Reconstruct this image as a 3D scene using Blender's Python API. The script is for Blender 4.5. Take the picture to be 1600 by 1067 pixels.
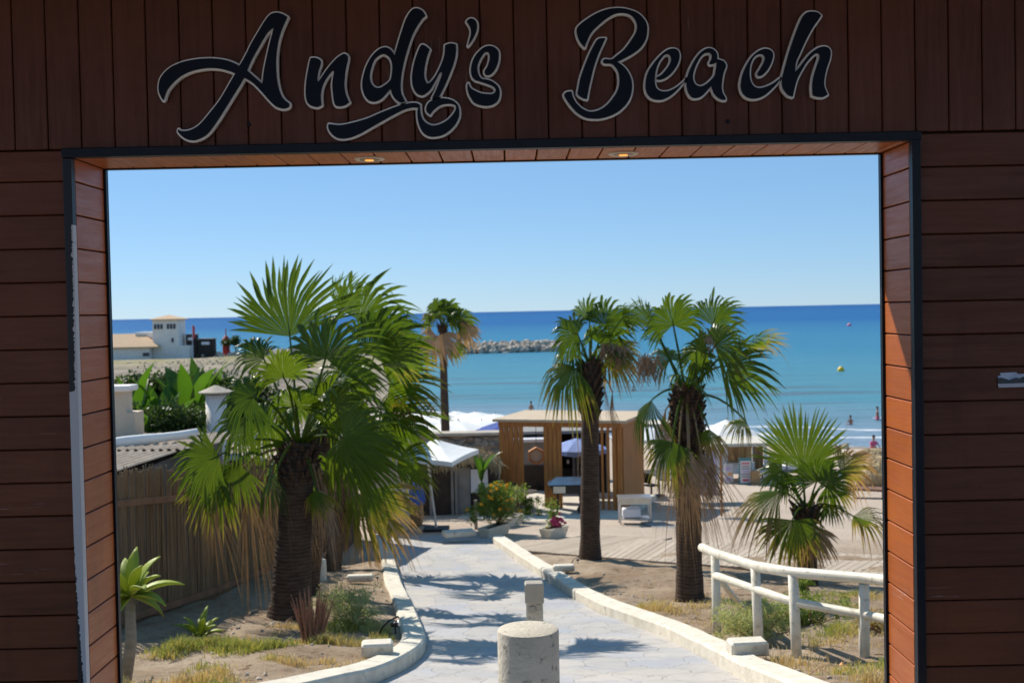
import bpy, math, random
import numpy as np
from mathutils import Vector, Matrix
from mathutils.noise import noise as pnoise
R = math.radians
rnd = random.Random(7)
for o in list(bpy.data.objects): bpy.data.objects.remove(o)
S = bpy.context.scene
COL = S.collection

# ---------------------------------------------------------------- camera
EYE = 9.6                       # eye height above the sea
F = 1800.0                      # focal length in photo pixels (1600 wide)
PITCH = math.atan(47/F); ROLL = 0.0204
fwd = Vector((0, math.cos(PITCH), -math.sin(PITCH)))
up0 = Vector((0, math.sin(PITCH), math.cos(PITCH)))
rt0 = Vector((1, 0, 0))
RT = rt0*math.cos(ROLL) - up0*math.sin(ROLL)
UP = up0*math.cos(ROLL) + rt0*math.sin(ROLL)
CAM = Vector((0, 0, EYE))
cd = bpy.data.cameras.new("camera"); cam = bpy.data.objects.new("camera", cd); COL.objects.link(cam)
m = Matrix.Identity(4)
for i in range(3):
    m[i][0] = RT[i]; m[i][1] = UP[i]; m[i][2] = -fwd[i]; m[i][3] = CAM[i]
cam.matrix_world = m
cd.sensor_width = 36; cd.lens = 36*F/1600; cd.clip_start = 0.1; cd.clip_end = 90000
cd.dof.use_dof = True; cd.dof.focus_distance = 5.1; cd.dof.aperture_fstop = 4.8
S.camera = cam

# ---------------------------------------------------------------- light
SUN_AZ = R(-42)                 # to the left of the view direction
SUN_EL = R(41)
sdir = Vector((math.sin(SUN_AZ)*math.cos(SUN_EL), math.cos(SUN_AZ)*math.cos(SUN_EL), math.sin(SUN_EL)))
w = bpy.data.worlds.new("World"); S.world = w; w.use_nodes = True
nt = w.node_tree; nt.nodes.clear()
sky = nt.nodes.new("ShaderNodeTexSky"); sky.sky_type = 'NISHITA'; sky.sun_disc = False
sky.sun_elevation = SUN_EL; sky.sun_rotation = SUN_AZ
sky.air_density = 0.75; sky.dust_density = 0.0; sky.ozone_density = 1.6; sky.altitude = 300
bg = nt.nodes.new("ShaderNodeBackground"); bg.inputs[1].default_value = 0.078
wo = nt.nodes.new("ShaderNodeOutputWorld")
tint = nt.nodes.new("ShaderNodeMix"); tint.data_type = 'RGBA'; tint.blend_type = 'MULTIPLY'; tint.inputs[0].default_value = 1.0
tint.inputs[7].default_value = (0.84, 0.92, 1.10, 1)      # the camera's cool white balance
nt.links.new(sky.outputs[0], tint.inputs[6])
hz_ = nt.nodes.new("ShaderNodeMix"); hz_.data_type = 'RGBA'; hz_.inputs[0].default_value = 0.5; hz_.inputs[7].default_value = (2.2, 4.9, 7.8, 1)   # thin even sea haze
nt.links.new(tint.outputs[2], hz_.inputs[6]); nt.links.new(hz_.outputs[2], bg.inputs[0]); nt.links.new(bg.outputs[0], wo.inputs[0])
sl = bpy.data.lights.new("sun", 'SUN'); sl.energy = 5.0; sl.angle = R(0.5); sl.color = (1.0, 0.93, 0.82)
so = bpy.data.objects.new("sun", sl); COL.objects.link(so)
so.rotation_euler = sdir.to_track_quat('Z', 'Y').to_euler(); so.location = (0, 0, 40)
S.view_settings.view_transform = 'Standard'; S.view_settings.look = 'None'
S.view_settings.exposure = 0.42; S.view_settings.gamma = 1
S.cycles.max_bounces = 6; S.cycles.transparent_max_bounces = 8; S.cycles.use_denoising = True

# ---------------------------------------------------------------- terrain function
PY = [-80, 3.0, 5.6, 8, 12, 16, 20, 25, 30, 36, 45, 60, 80, 900]
PH = [-1.65, -1.75, -2.4, -3.05, -3.9, -4.55, -5.05, -5.5, -5.88, -6.25, -6.8, -7.4, -7.75, -7.6]
def shore(x): return 90 - 0.55*x if x > -20 else 101 - (x+20)*0.0
def G(x, y):
    h = EYE + float(np.interp(y, PY, PH))
    if y > 38:
        s1 = shore(x) - y
        s2 = min((-10 - (y-100)*0.117) - x, (266 - y)*0.6)
        d = max(s1, s2*0.8)
        h = min(h, d*0.085) if d > 0 else max(d*0.05, -3)
    return h
def ray(u, v): return (fwd + RT*((u-800)/F) + UP*((533.5-v)/F)).normalized()
def at(u, v, Y):
    d = ray(u, v); return CAM + d*(Y/d.y)
def gp(u, v, dz=0.0):
    d = ray(u, v); lo = 2.0; t = 2.0
    while t < 2000:
        p = CAM + d*t
        if p.z < G(p.x, p.y)+dz: break
        lo = t; t *= 1.02
    hi = t
    for _ in range(30):
        mid = (lo+hi)/2; p = CAM + d*mid
        if p.z < G(p.x, p.y)+dz: hi = mid
        else: lo = mid
    return CAM + d*hi
def ppm(Y): return F/Y
def on(x, y, dz=0): return Vector((x, y, G(x, y)+dz))

# ---------------------------------------------------------------- materials
MATS = {}
def node(nt, typ, **kw):
    n = nt.nodes.new(typ)
    for k, v in kw.items(): setattr(n, k, v)
    return n
def rgba(c): return (c[0], c[1], c[2], 1)
def mat(name, col, col2=None, scale=4, rough=0.7, bump=0.0, bscale=30, spec=0.4, metal=0, stretch=(1, 1, 1), detail=5, lo=0.35, hi=0.65, transl=0, emit=0, col3=None, sc3=20):
    if name in MATS: return MATS[name]
    m = bpy.data.materials.new(name); m.use_nodes = True; nt = m.node_tree; L = nt.links.new
    b = nt.nodes["Principled BSDF"]; b.inputs["Roughness"].default_value = rough
    b.inputs["Specular IOR Level"].default_value = spec; b.inputs["Metallic"].default_value = metal
    b.inputs["Base Color"].default_value = rgba(col)
    tc = node(nt, "ShaderNodeTexCoord"); mp = node(nt, "ShaderNodeMapping"); mp.inputs["Scale"].default_value = stretch
    L(tc.outputs["Object"], mp.inputs[0])
    src = None
    if col2:
        n = node(nt, "ShaderNodeTexNoise"); n.inputs["Scale"].default_value = scale; n.inputs["Detail"].default_value = detail
        L(mp.outputs[0], n.inputs["Vector"])
        r = node(nt, "ShaderNodeMapRange"); r.inputs[1].default_value = lo; r.inputs[2].default_value = hi
        L(n.outputs[0], r.inputs[0])
        mx = node(nt, "ShaderNodeMix", data_type='RGBA'); mx.inputs[6].default_value = rgba(col); mx.inputs[7].default_value = rgba(col2)
        L(r.outputs[0], mx.inputs[0]); src = mx.outputs[2]
        if col3:
            n3 = node(nt, "ShaderNodeTexNoise"); n3.inputs["Scale"].default_value = sc3; n3.inputs["Detail"].default_value = 6
            L(mp.outputs[0], n3.inputs["Vector"])
            r3 = node(nt, "ShaderNodeMapRange"); r3.inputs[1].default_value = .6; r3.inputs[2].default_value = .72
            L(n3.outputs[0], r3.inputs[0])
            m3 = node(nt, "ShaderNodeMix", data_type='RGBA'); m3.inputs[7].default_value = rgba(col3)
            L(r3.outputs[0], m3.inputs[0]); L(src, m3.inputs[6]); src = m3.outputs[2]
        L(src, b.inputs["Base Color"])
    if bump:
        n2 = node(nt, "ShaderNodeTexNoise"); n2.inputs["Scale"].default_value = bscale; n2.inputs["Detail"].default_value = 6
        L(mp.outputs[0], n2.inputs["Vector"])
        bp = node(nt, "ShaderNodeBump"); bp.inputs["Strength"].default_value = bump; bp.inputs["Distance"].default_value = 0.02
        L(n2.outputs[0], bp.inputs["Height"]); L(bp.outputs[0], b.inputs["Normal"])
    if emit:
        b.inputs["Emission Color"].default_value = rgba(col); b.inputs["Emission Strength"].default_value = emit
    if transl:
        tr = node(nt, "ShaderNodeBsdfTranslucent"); ms = node(nt, "ShaderNodeMixShader"); ms.inputs[0].default_value = transl
        if src: L(src, tr.inputs[0])
        else: tr.inputs[0].default_value = rgba(col)
        L(b.outputs[0], ms.inputs[1]); L(tr.outputs[0], ms.inputs[2]); L(ms.outputs[0], nt.nodes["Material Output"].inputs[0])
    MATS[name] = m; return m

class NG:                       # tiny helper for longer node graphs
    def __init__(s, name, rough=.7, spec=.4):
        s.m = bpy.data.materials.new(name); s.m.use_nodes = True; s.nt = s.m.node_tree; MATS[name] = s.m
        s.b = s.nt.nodes["Principled BSDF"]; s.b.inputs["Roughness"].default_value = rough; s.b.inputs["Specular IOR Level"].default_value = spec
        s.tc = node(s.nt, "ShaderNodeTexCoord")
    def L(s, a, b): s.nt.links.new(a, b)
    def co(s, scale=(1, 1, 1), loc=(0, 0, 0), rot=(0, 0, 0)):
        mp = node(s.nt, "ShaderNodeMapping"); mp.inputs["Scale"].default_value = scale; mp.inputs["Location"].default_value = loc; mp.inputs["Rotation"].default_value = rot
        s.L(s.tc.outputs["Object"], mp.inputs[0]); return mp.outputs[0]
    def noise(s, vec, scale, detail=5, rough=.5, dist=0):
        n = node(s.nt, "ShaderNodeTexNoise"); n.inputs["Scale"].default_value = scale; n.inputs["Detail"].default_value = detail
        n.inputs["Roughness"].default_value = rough; n.inputs["Distortion"].default_value = dist
        s.L(vec, n.inputs["Vector"]); return n.outputs[0]
    def rng(s, v, a, b, c=0, d=1, smooth=False):
        r = node(s.nt, "ShaderNodeMapRange"); r.interpolation_type = 'SMOOTHSTEP' if smooth else 'LINEAR'
        r.inputs[1].default_value = a; r.inputs[2].default_value = b; r.inputs[3].default_value = c; r.inputs[4].default_value = d
        s.L(v, r.inputs[0]); return r.outputs[0]
    def mix(s, f, a, b):
        mx = node(s.nt, "ShaderNodeMix", data_type='RGBA')
        for i, x in ((6, a), (7, b)):
            if isinstance(x, tuple): mx.inputs[i].default_value = rgba(x)
            else: s.L(x, mx.inputs[i])
        if isinstance(f, float): mx.inputs[0].default_value = f
        else: s.L(f, mx.inputs[0])
        return mx.outputs[2]
    def math(s, op, a, b=0.0):
        mm = node(s.nt, "ShaderNodeMath", operation=op)
        for i, x in ((0, a), (1, b)):
            if isinstance(x, (int, float)): mm.inputs[i].default_value = x
            else: s.L(x, mm.inputs[i])
        return mm.outputs[0]
    def xyz(s, vec):
        x = node(s.nt, "ShaderNodeSeparateXYZ"); s.L(vec, x.inputs[0]); return x.outputs
    def attr(s, name):
        a = node(s.nt, "ShaderNodeAttribute"); a.attribute_name = name; sp = node(s.nt, "ShaderNodeSeparateColor"); s.L(a.outputs["Color"], sp.inputs[0]); return sp.outputs
    def col(s, c): s.L(c, s.b.inputs["Base Color"])
    def bump(s, h, st, dist=.02):
        bp = node(s.nt, "ShaderNodeBump"); bp.inputs["Strength"].default_value = st; bp.inputs["Distance"].default_value = dist
        s.L(h, bp.inputs["Height"]); s.L(bp.outputs[0], s.b.inputs["Normal"])
    def transl(s, c, f):
        tr = node(s.nt, "ShaderNodeBsdfTranslucent"); ms = node(s.nt, "ShaderNodeMixShader"); s.L(c, tr.inputs[0])
        if isinstance(f, float): ms.inputs[0].default_value = f
        else: s.L(f, ms.inputs[0])
        s.L(s.b.outputs[0], ms.inputs[1]); s.L(tr.outputs[0], ms.inputs[2]); s.L(ms.outputs[0], s.nt.nodes["Material Output"].inputs[0])

def wood_boards(name, horiz, base=(0.122, .034, .014), dark=(.078, .022, .010), rough=.42, scuff=True, ax=None):
    g = NG(name, rough, .28)
    a = g.attr("board")                                    # r: random tone of the board
    st = ax or ((2.2, 30, 30) if horiz else (30, 30, 2.2))
    v = g.co(st); gr = g.noise(v, 1.6, 7, .6)
    c = g.mix(g.rng(gr, .3, .7), base, dark)
    c = g.mix(g.math('MULTIPLY', a[0], .35), c, (base[0]*1.25, base[1]*1.15, base[2]*1.05))
    c = g.mix(g.math('MULTIPLY', g.math('SUBTRACT', 1.0, a[0]), .18), c, (dark[0]*.6, dark[1]*.6, dark[2]*.7))
    fade = g.rng(g.noise(g.co((.9, .9, 1.6), (9, 0, 4)), 1.3, 6, .65), .42, .72)
    c = g.mix(g.math('MULTIPLY', fade, .38), c, (base[0]*1.5, base[1]*1.75, base[2]*2.1))
    stain = g.rng(g.noise(g.co((6, 6, 1.1), (2, 0, 7)), 1.0, 5, .6), .58, .78)
    c = g.mix(g.math('MULTIPLY', stain, .4), c, (dark[0]*.45, dark[1]*.45, dark[2]*.5))
    fine = g.noise(g.co((90, 3, 90) if ax else (3, 90, 90) if horiz else (90, 90, 3)), 1.2, 5, .7)
    if scuff:                                              # worn paint: grey scratches
        patch = g.rng(g.noise(g.co((1.3, 1.3, 3.1), (3.7, 0, 1.9)), 1.0, 2), .66, .74)
        scr = g.rng(fine, .6, .68)
        c = g.mix(g.math('MULTIPLY', g.math('MULTIPLY', patch, scr), .75), c, (.42, .36, .35))
    g.col(c); g.bump(g.math('ADD', fine, g.math('MULTIPLY', gr, .6)), .22, .006)
    g.L(g.rng(gr, .3, .7, rough-.06, rough+.14), g.b.inputs["Roughness"])
    return g.m
wood_boards("board_horizontal", True); wood_boards("board_vertical", False)
wood_boards("board_reveal", True, (.36, .095, .018), (.27, .066, .013), .32, True, (30, 2.2, 30))  # lighter, oranger copy of the wall boards; beach light partly put into the colour
mat("board_gap", (.03, .012, .007), rough=.9)
mat("black_trim", (.004, .006, .012), (.008, .010, .016), 12, .4, .08, 60, spec=.22)
mat("peeled_white", (.50, .50, .52), (.40, .40, .42), 8, .5)
mat("letter_face", (.003, .005, .012), (.005, .008, .018), 3, .42, .03, 40, spec=.16)
mat("letter_edge", (.93, .90, .88), (.84, .80, .78), 15, .5)
mat("lamp_ring", (.55, .47, .38), rough=.35)
mat("lamp_glow", (1.0, .42, .08), rough=.4, emit=.8)
mat("lamp_dark", (.25, .17, .1), rough=.3)
mat("bollard_paint", (.56, .51, .42), (.46, .42, .34), 6, .75, .35, 45, col3=(.24, .22, .18), sc3=26)
mat("kerb_paint", (.66, .61, .51), (.55, .50, .41), 5, .8, .35, 22, col3=(.34, .30, .24), sc3=9)
mat("rail_paint", (.70, .65, .54), (.60, .55, .45), 7, .5, .15, 25, col3=(.42, .38, .28), sc3=14)
mat("box_plastic", (.38, .34, .27), (.33, .30, .24), 10, .6)
mat("black_plastic", (.012, .012, .014), rough=.45)
mat("lens", (1.0, .85, .6), rough=.1, spec=1)
mat("pine_wood", (.46, .185, .042), (.33, .125, .03), 2, .6, .15, 20, stretch=(8, 8, 1))
mat("grey_wood", (.30, .26, .21), (.22, .19, .15), 3, .8, .2, 20, stretch=(1, 6, 6))
mat("tan_roof", (.50, .40, .28), (.44, .34, .23), 3, .7, .1, 10)
mat("slab", (.58, .54, .46), (.50, .46, .39), 3, .8, .1, 20)
mat("canvas_white", (.88, .87, .85), (.82, .81, .79), 2, .8, .1, 4, transl=.12)
mat("canvas_blue", (.045, .10, .40), (.035, .08, .33), 2, .8, .1, 4, transl=.25)
mat("canvas_paleblue", (.30, .42, .78), (.25, .36, .70), 2, .8, .1, 4, transl=.25)
mat("tarp_blue", (.02, .10, .42), (.015, .07, .32), 3, .5, .4, 6)
mat("hut_dark", (.045, .035, .028), (.028, .022, .018), 4, .8, .3, 20)
mat("hut_grey", (.26, .25, .24), (.20, .19, .18), 3, .8, .2, 10)
mat("sign_white", (.7, .7, .74), rough=.5)
mat("stone", (.38, .33, .27), (.22, .18, .15), 3, .9, .8, 8)
mat("stone_cap", (.46, .40, .33), (.36, .31, .25), 2, .9, .4, 10)
mat("thatch", (.46, .35, .20), (.30, .22, .12), 6, .95, 1.0, 30, stretch=(1, 1, .3))
mat("reed_shadow", (.10, .07, .045), rough=.95)
mat("steel", (.55, .56, .58), (.45, .46, .48), 5, .3, metal=.8)
mat("render_white", (.84, .79, .75), (.76, .71, .67), 1.2, .85, .1, 10)
mat("render_beige", (.60, .50, .39), (.52, .43, .33), 1.5, .85, .2, 12)
mat("roof_tile", (.58, .40, .25), (.46, .31, .19), 5, .9, .6, 12)
mat("window_dark", (.03, .05, .08), rough=.15)
mat("sheet_roof", (.44, .36, .28), (.32, .25, .19), 2.5, .85, .3, 10)
mat("rock", (.52, .44, .36), (.32, .27, .22), .5, .95, .6, 5)
mat("terracotta_pot", (.10, .07, .06), rough=.8)
mat("planter", (.72, .65, .52), (.62, .55, .43), 5, .85, .3, 20)
mat("red_paint", (.45, .035, .03), rough=.6)
mat("skin", (.34, .16, .10), (.30, .14, .085), 4, .6)
mat("hair", (.03, .018, .012), rough=.7)
mat("navy_cloth", (.02, .03, .08), rough=.8)
mat("pink_cloth", (.55, .10, .22), rough=.8)
mat("yellow_buoy", (.75, .50, .03), rough=.45)
mat("pink_buoy", (.7, .15, .25), rough=.45)
mat("towel", (.18, .32, .50), rough=.95)
mat("lounger_wood", (.22, .11, .06), (.16, .08, .045), 4, .6)
mat("bulb", (.9, .85, .7), rough=.3)
mat("teal_frame", (.05, .20, .22), rough=.6)
mat("board_face", (.62, .60, .60), rough=.6)
mat("print_grey", (.22, .22, .28), rough=.6)
mat("print_red", (.55, .06, .10), rough=.6)
mat("print_violet", (.45, .35, .62), rough=.6)
mat("print_orange", (.75, .35, .12), rough=.6)
mat("cardboard", (.38, .24, .12), rough=.9)
mat("dry_twig", (.20, .12, .08), (.30, .15, .10), 20, .9)
mat("soil_dark", (.08, .055, .04), rough=1)
mat("flower_yellow", (.80, .38, .02), rough=.7, transl=.2)
mat("flower_purple", (.35, .04, .12), rough=.7, transl=.2)
mat("sticker_sky", (.16, .26, .42), (.52, .55, .66), 14, .5, lo=.4, hi=.6)
mat("sticker_hill", (.03, .04, .045), (.07, .07, .08), 60, .6)
mat("sticker_white", (.5, .5, .54), (.42, .42, .48), 60, .6)
mat("pale_violet_cloth", (.62, .55, .72), (.5, .45, .62), 3, .9, transl=.2)
mat("tree_green", (.05, .09, .03), (.03, .055, .02), 8, .8, transl=.2)
mat("bamboo_cane", (.36, .235, .13), (.19, .115, .062), 3, .7, .15, 30, stretch=(70, 70, .9), col3=(.50, .38, .23), sc3=2.2)
mat("fence_rail", (.30, .15, .08), (.22, .11, .06), 3, .8, .2, 20)

def leafmat(name, green, green2, transl=.42, rough=.38, yel=(.20, .175, .035), brn=(.27, .175, .105)):
    g = NG(name, rough, .3)
    a = g.attr("leaf")       # r: position along the blade, g: how dry the leaf is, b: random
    c = g.mix(a[2], green, green2)
    n = g.noise(g.tc.outputs["Object"], 5, 4)
    t = g.math('ADD', g.math('ADD', g.math('MULTIPLY', a[0], .55), a[1]), g.math('MULTIPLY', g.math('SUBTRACT', n, .5), .5))
    c = g.mix(g.rng(t, .62, .82), c, yel)
    c = g.mix(g.rng(t, .80, .95), c, brn)
    g.col(c); br = g.nt.nodes.new("ShaderNodeMix"); br.data_type = 'RGBA'; br.blend_type = 'MULTIPLY'; br.inputs[0].default_value = 1.0; br.inputs[7].default_value = (1.9, 1.7, 1.0, 1)
    g.L(c, br.inputs[6]); g.transl(br.outputs[2], g.rng(a[1], .5, 1.0, transl, .15))
    return g.m
leafmat("palm_leaf", (.026, .062, .005), (.085, .135, .009), .45, .32)
leafmat("banana_leaf", (.025, .08, .008), (.07, .16, .014), .38, .3)
leafmat("shrub_leaf", (.10, .17, .03), (.18, .24, .05), .35, .6)
leafmat("pale_shrub_leaf", (.27, .32, .15), (.38, .41, .20), .3, .8)
leafmat("agave_leaf", (.24, .32, .045), (.34, .40, .07), .35, .5)
leafmat("dark_leaf", (.028, .055, .015), (.045, .085, .02), .3, .5)
leafmat("grass_blade", (.17, .24, .05), (.30, .31, .09), .3, .8, (.46, .38, .14), (.50, .39, .22))

def palm_trunk_mat(name, c1, c2):
    g = NG(name, .9, .2); v = g.co((4, 4, 14)); n = g.noise(v, 1.2, 6, .65, .4)
    wv = node(g.nt, "ShaderNodeTexWave", wave_type='BANDS', bands_direction='Z'); wv.inputs["Scale"].default_value = 5.5
    wv.inputs["Distortion"].default_value = 3.5; wv.inputs["Detail"].default_value = 3; wv.inputs["Detail Scale"].default_value = 2.5
    g.L(g.tc.outputs["Object"], wv.inputs[0])
    t = g.math('ADD', g.math('MULTIPLY', n, .82), g.math('MULTIPLY', wv.outputs[1], .18))
    c = g.mix(g.rng(t, .3, .68), c1, c2); g.col(c); g.bump(t, .5, .03); return g.m
palm_trunk_mat("palm_bark", (.036, .023, .016), (.105, .07, .05))
palm_trunk_mat("palm_bark_dark", (.03, .018, .012), (.09, .055, .038))

# ground, path, sea
g = NG("ground_mat", .95, .1)
P = g.tc.outputs["Object"]; X, Y_, Z_ = g.xyz(P)
n1 = g.noise(P, .8, 6, .6); n2 = g.noise(P, 7, 6, .7); n3 = g.noise(P, 45, 4, .7)
soil = g.mix(g.rng(n1, .35, .65), (.42, .33, .24), (.27, .19, .125))
soil = g.mix(g.rng(n2, .5, .72), soil, (.17, .115, .075))
sand = g.mix(g.rng(g.noise(P, .35, 5), .35, .65), (.52, .43, .35), (.43, .35, .28))
sand = g.mix(g.math('MULTIPLY', g.rng(n2, .5, .75), .45), sand, (.30, .24, .19))
c = g.mix(g.rng(g.math('ADD', Y_, g.math('MULTIPLY', n1, 4)), 26, 30), soil, sand)
wet = g.rng(g.math('ADD', g.math('ADD', Y_, g.math('MULTIPLY', X, .55)), g.math('MULTIPLY', n1, 2)), 84, 88)
c = g.mix(wet, c, (.26, .20, .16))
far = g.rng(g.math('ADD', Y_, g.math('MULTIPLY', n1, 60)), 205, 240)
hd = g.math('MULTIPLY', g.rng(Y_, 95, 125), g.rng(X, -8, -14))
rub = g.mix(g.rng(g.noise(g.co((.12, .05, 1)), 1, 7, .7), .42, .58), (.17, .145, .12), (.31, .26, .205))
c = g.mix(hd, c, rub)
c = g.mix(far, c, g.mix(g.rng(g.noise(g.co((.10, .04, 1), (5, 3, 0)), 1, 6, .65), .42, .6), (.20, .19, .085), (.31, .26, .19)))
g.col(c); g.bump(g.math('ADD', g.math('MULTIPLY', n2, .8), g.math('MULTIPLY', n3, .35)), .9, .07)

g = NG("paving_mat", .7, .3)
P = g.tc.outputs["Object"]
dn = g.noise(P, 2.5, 4)
vm = node(g.nt, "ShaderNodeVectorMath", operation='ADD'); sc = node(g.nt, "ShaderNodeVectorMath", operation='SCALE'); sc.inputs["Scale"].default_value = .55
cn = node(g.nt, "ShaderNodeTexNoise"); cn.inputs["Scale"].default_value = 3; g.L(P, cn.inputs["Vector"])
g.L(cn.outputs[1], sc.inputs[0]); g.L(P, vm.inputs[0]); g.L(sc.outputs[0], vm.inputs[1])
vo = node(g.nt, "ShaderNodeTexVoronoi", feature='F1', voronoi_dimensions='2D'); vo.inputs["Scale"].default_value = 1.9; g.L(vm.outputs[0], vo.inputs["Vector"])
ve = node(g.nt, "ShaderNodeTexVoronoi", feature='DISTANCE_TO_EDGE', voronoi_dimensions='2D'); ve.inputs["Scale"].default_value = 1.9; g.L(vm.outputs[0], ve.inputs["Vector"])
sp = node(g.nt, "ShaderNodeSeparateColor"); g.L(vo.outputs["Color"], sp.inputs[0])
c = g.mix(sp.outputs[0], (.425, .40, .37), (.345, .34, .34))
c = g.mix(g.rng(sp.outputs[1], .70, .85), c, (.34, .35, .38))
c = g.mix(g.math('MULTIPLY', g.rng(g.noise(P, 1.1, 5), .4, .65), .45), c, (.52, .47, .42))
c = g.mix(g.math('MULTIPLY', g.rng(ve.outputs[0], .01, .045, 1, 0), .5), c, (.27, .25, .225))
c = g.mix(g.math('MULTIPLY', g.rng(g.noise(P, .7, 6, .7), .5, .72), .5), c, (.50, .43, .34))
c = g.mix(g.math('MULTIPLY', g.rng(g.noise(P, 5, 8, .75), .48, .75), .45), c, (.27, .25, .24))
g.col(c); g.bump(g.math('ADD', g.rng(ve.outputs[0], 0, .05), g.math('MULTIPLY', g.noise(P, 12, 5), .9)), .38, .02)

g = NG("sea_mat", .38, .2); g.b.inputs["IOR"].default_value = 1.12
P = g.tc.outputs["Object"]; X, Y_, Z_ = g.xyz(P)
sd = g.math('ADD', Y_, g.math('MULTIPLY', X, .55))         # 90 at the shoreline
nn = g.noise(g.co((.012, .05, 1)), 1, 5, .6)
sdn = g.math('ADD', sd, g.math('MULTIPLY', g.math('SUBTRACT', nn, .5), 60))
c = g.mix(g.rng(sdn, 92, 135), (.21, .29, .38), (.085, .25, .33))
c = g.mix(g.rng(sdn, 160, 300), c, (.045, .195, .32))
c = g.mix(g.rng(sdn, 330, 900), c, (.016, .105, .28))
c = g.mix(g.rng(sdn, 1200, 6000), c, (.010, .075, .24))
band = g.rng(g.noise(g.co((.02, .16, 1)), 1, 4), .52, .62)
c = g.mix(g.math('MULTIPLY', g.math('MULTIPLY', band, g.rng(sd, 105, 125)), g.rng(sd, 190, 150)), c, (.10, .17, .22))
ns = g.noise(g.co((.12, .12, 1)), 1, 4); sw = g.math('ADD', sd, g.math('MULTIPLY', g.math('SUBTRACT', ns, .5), 8))
fo = None
for a, b_, wd in ((90.5, 1.6, .9), (96.5, .9, .7), (103, .7, .6)):
    e = g.math('ABSOLUTE', g.math('SUBTRACT', sw, a)); q = g.rng(e, wd*.5, wd*1.5, 1, 0)
    fo = q if fo is None else g.math('MAXIMUM', fo, q)
leftfoam = g.math('MULTIPLY', g.rng(X, 2, -6), g.rng(sw, 110, 96))
fo = g.math('MAXIMUM', fo, leftfoam)
fo = g.math('MULTIPLY', fo, g.rng(g.noise(g.co((.5, 1.4, 1)), 1, 5, .7), .35, .55))
fo = g.math('MINIMUM', fo, 1.0)
c = g.mix(fo, c, (.80, .80, .80)); g.col(c)
wv = g.math('ADD', g.noise(g.co((.35, 1.0, 1)), 1.2, 7, .65), g.math('MULTIPLY', g.noise(g.co((.03, .12, 1)), 1, 5), 1.5))
ripple = g.noise(g.co((.10, .45, 1)), 1, 8, .72); c = g.mix(g.math('MULTIPLY', g.rng(ripple, .45, .7), .35), c, g.mix(.5, c, (.02, .09, .16))); g.col(c)
g.bump(wv, 1.0, .5)

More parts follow.
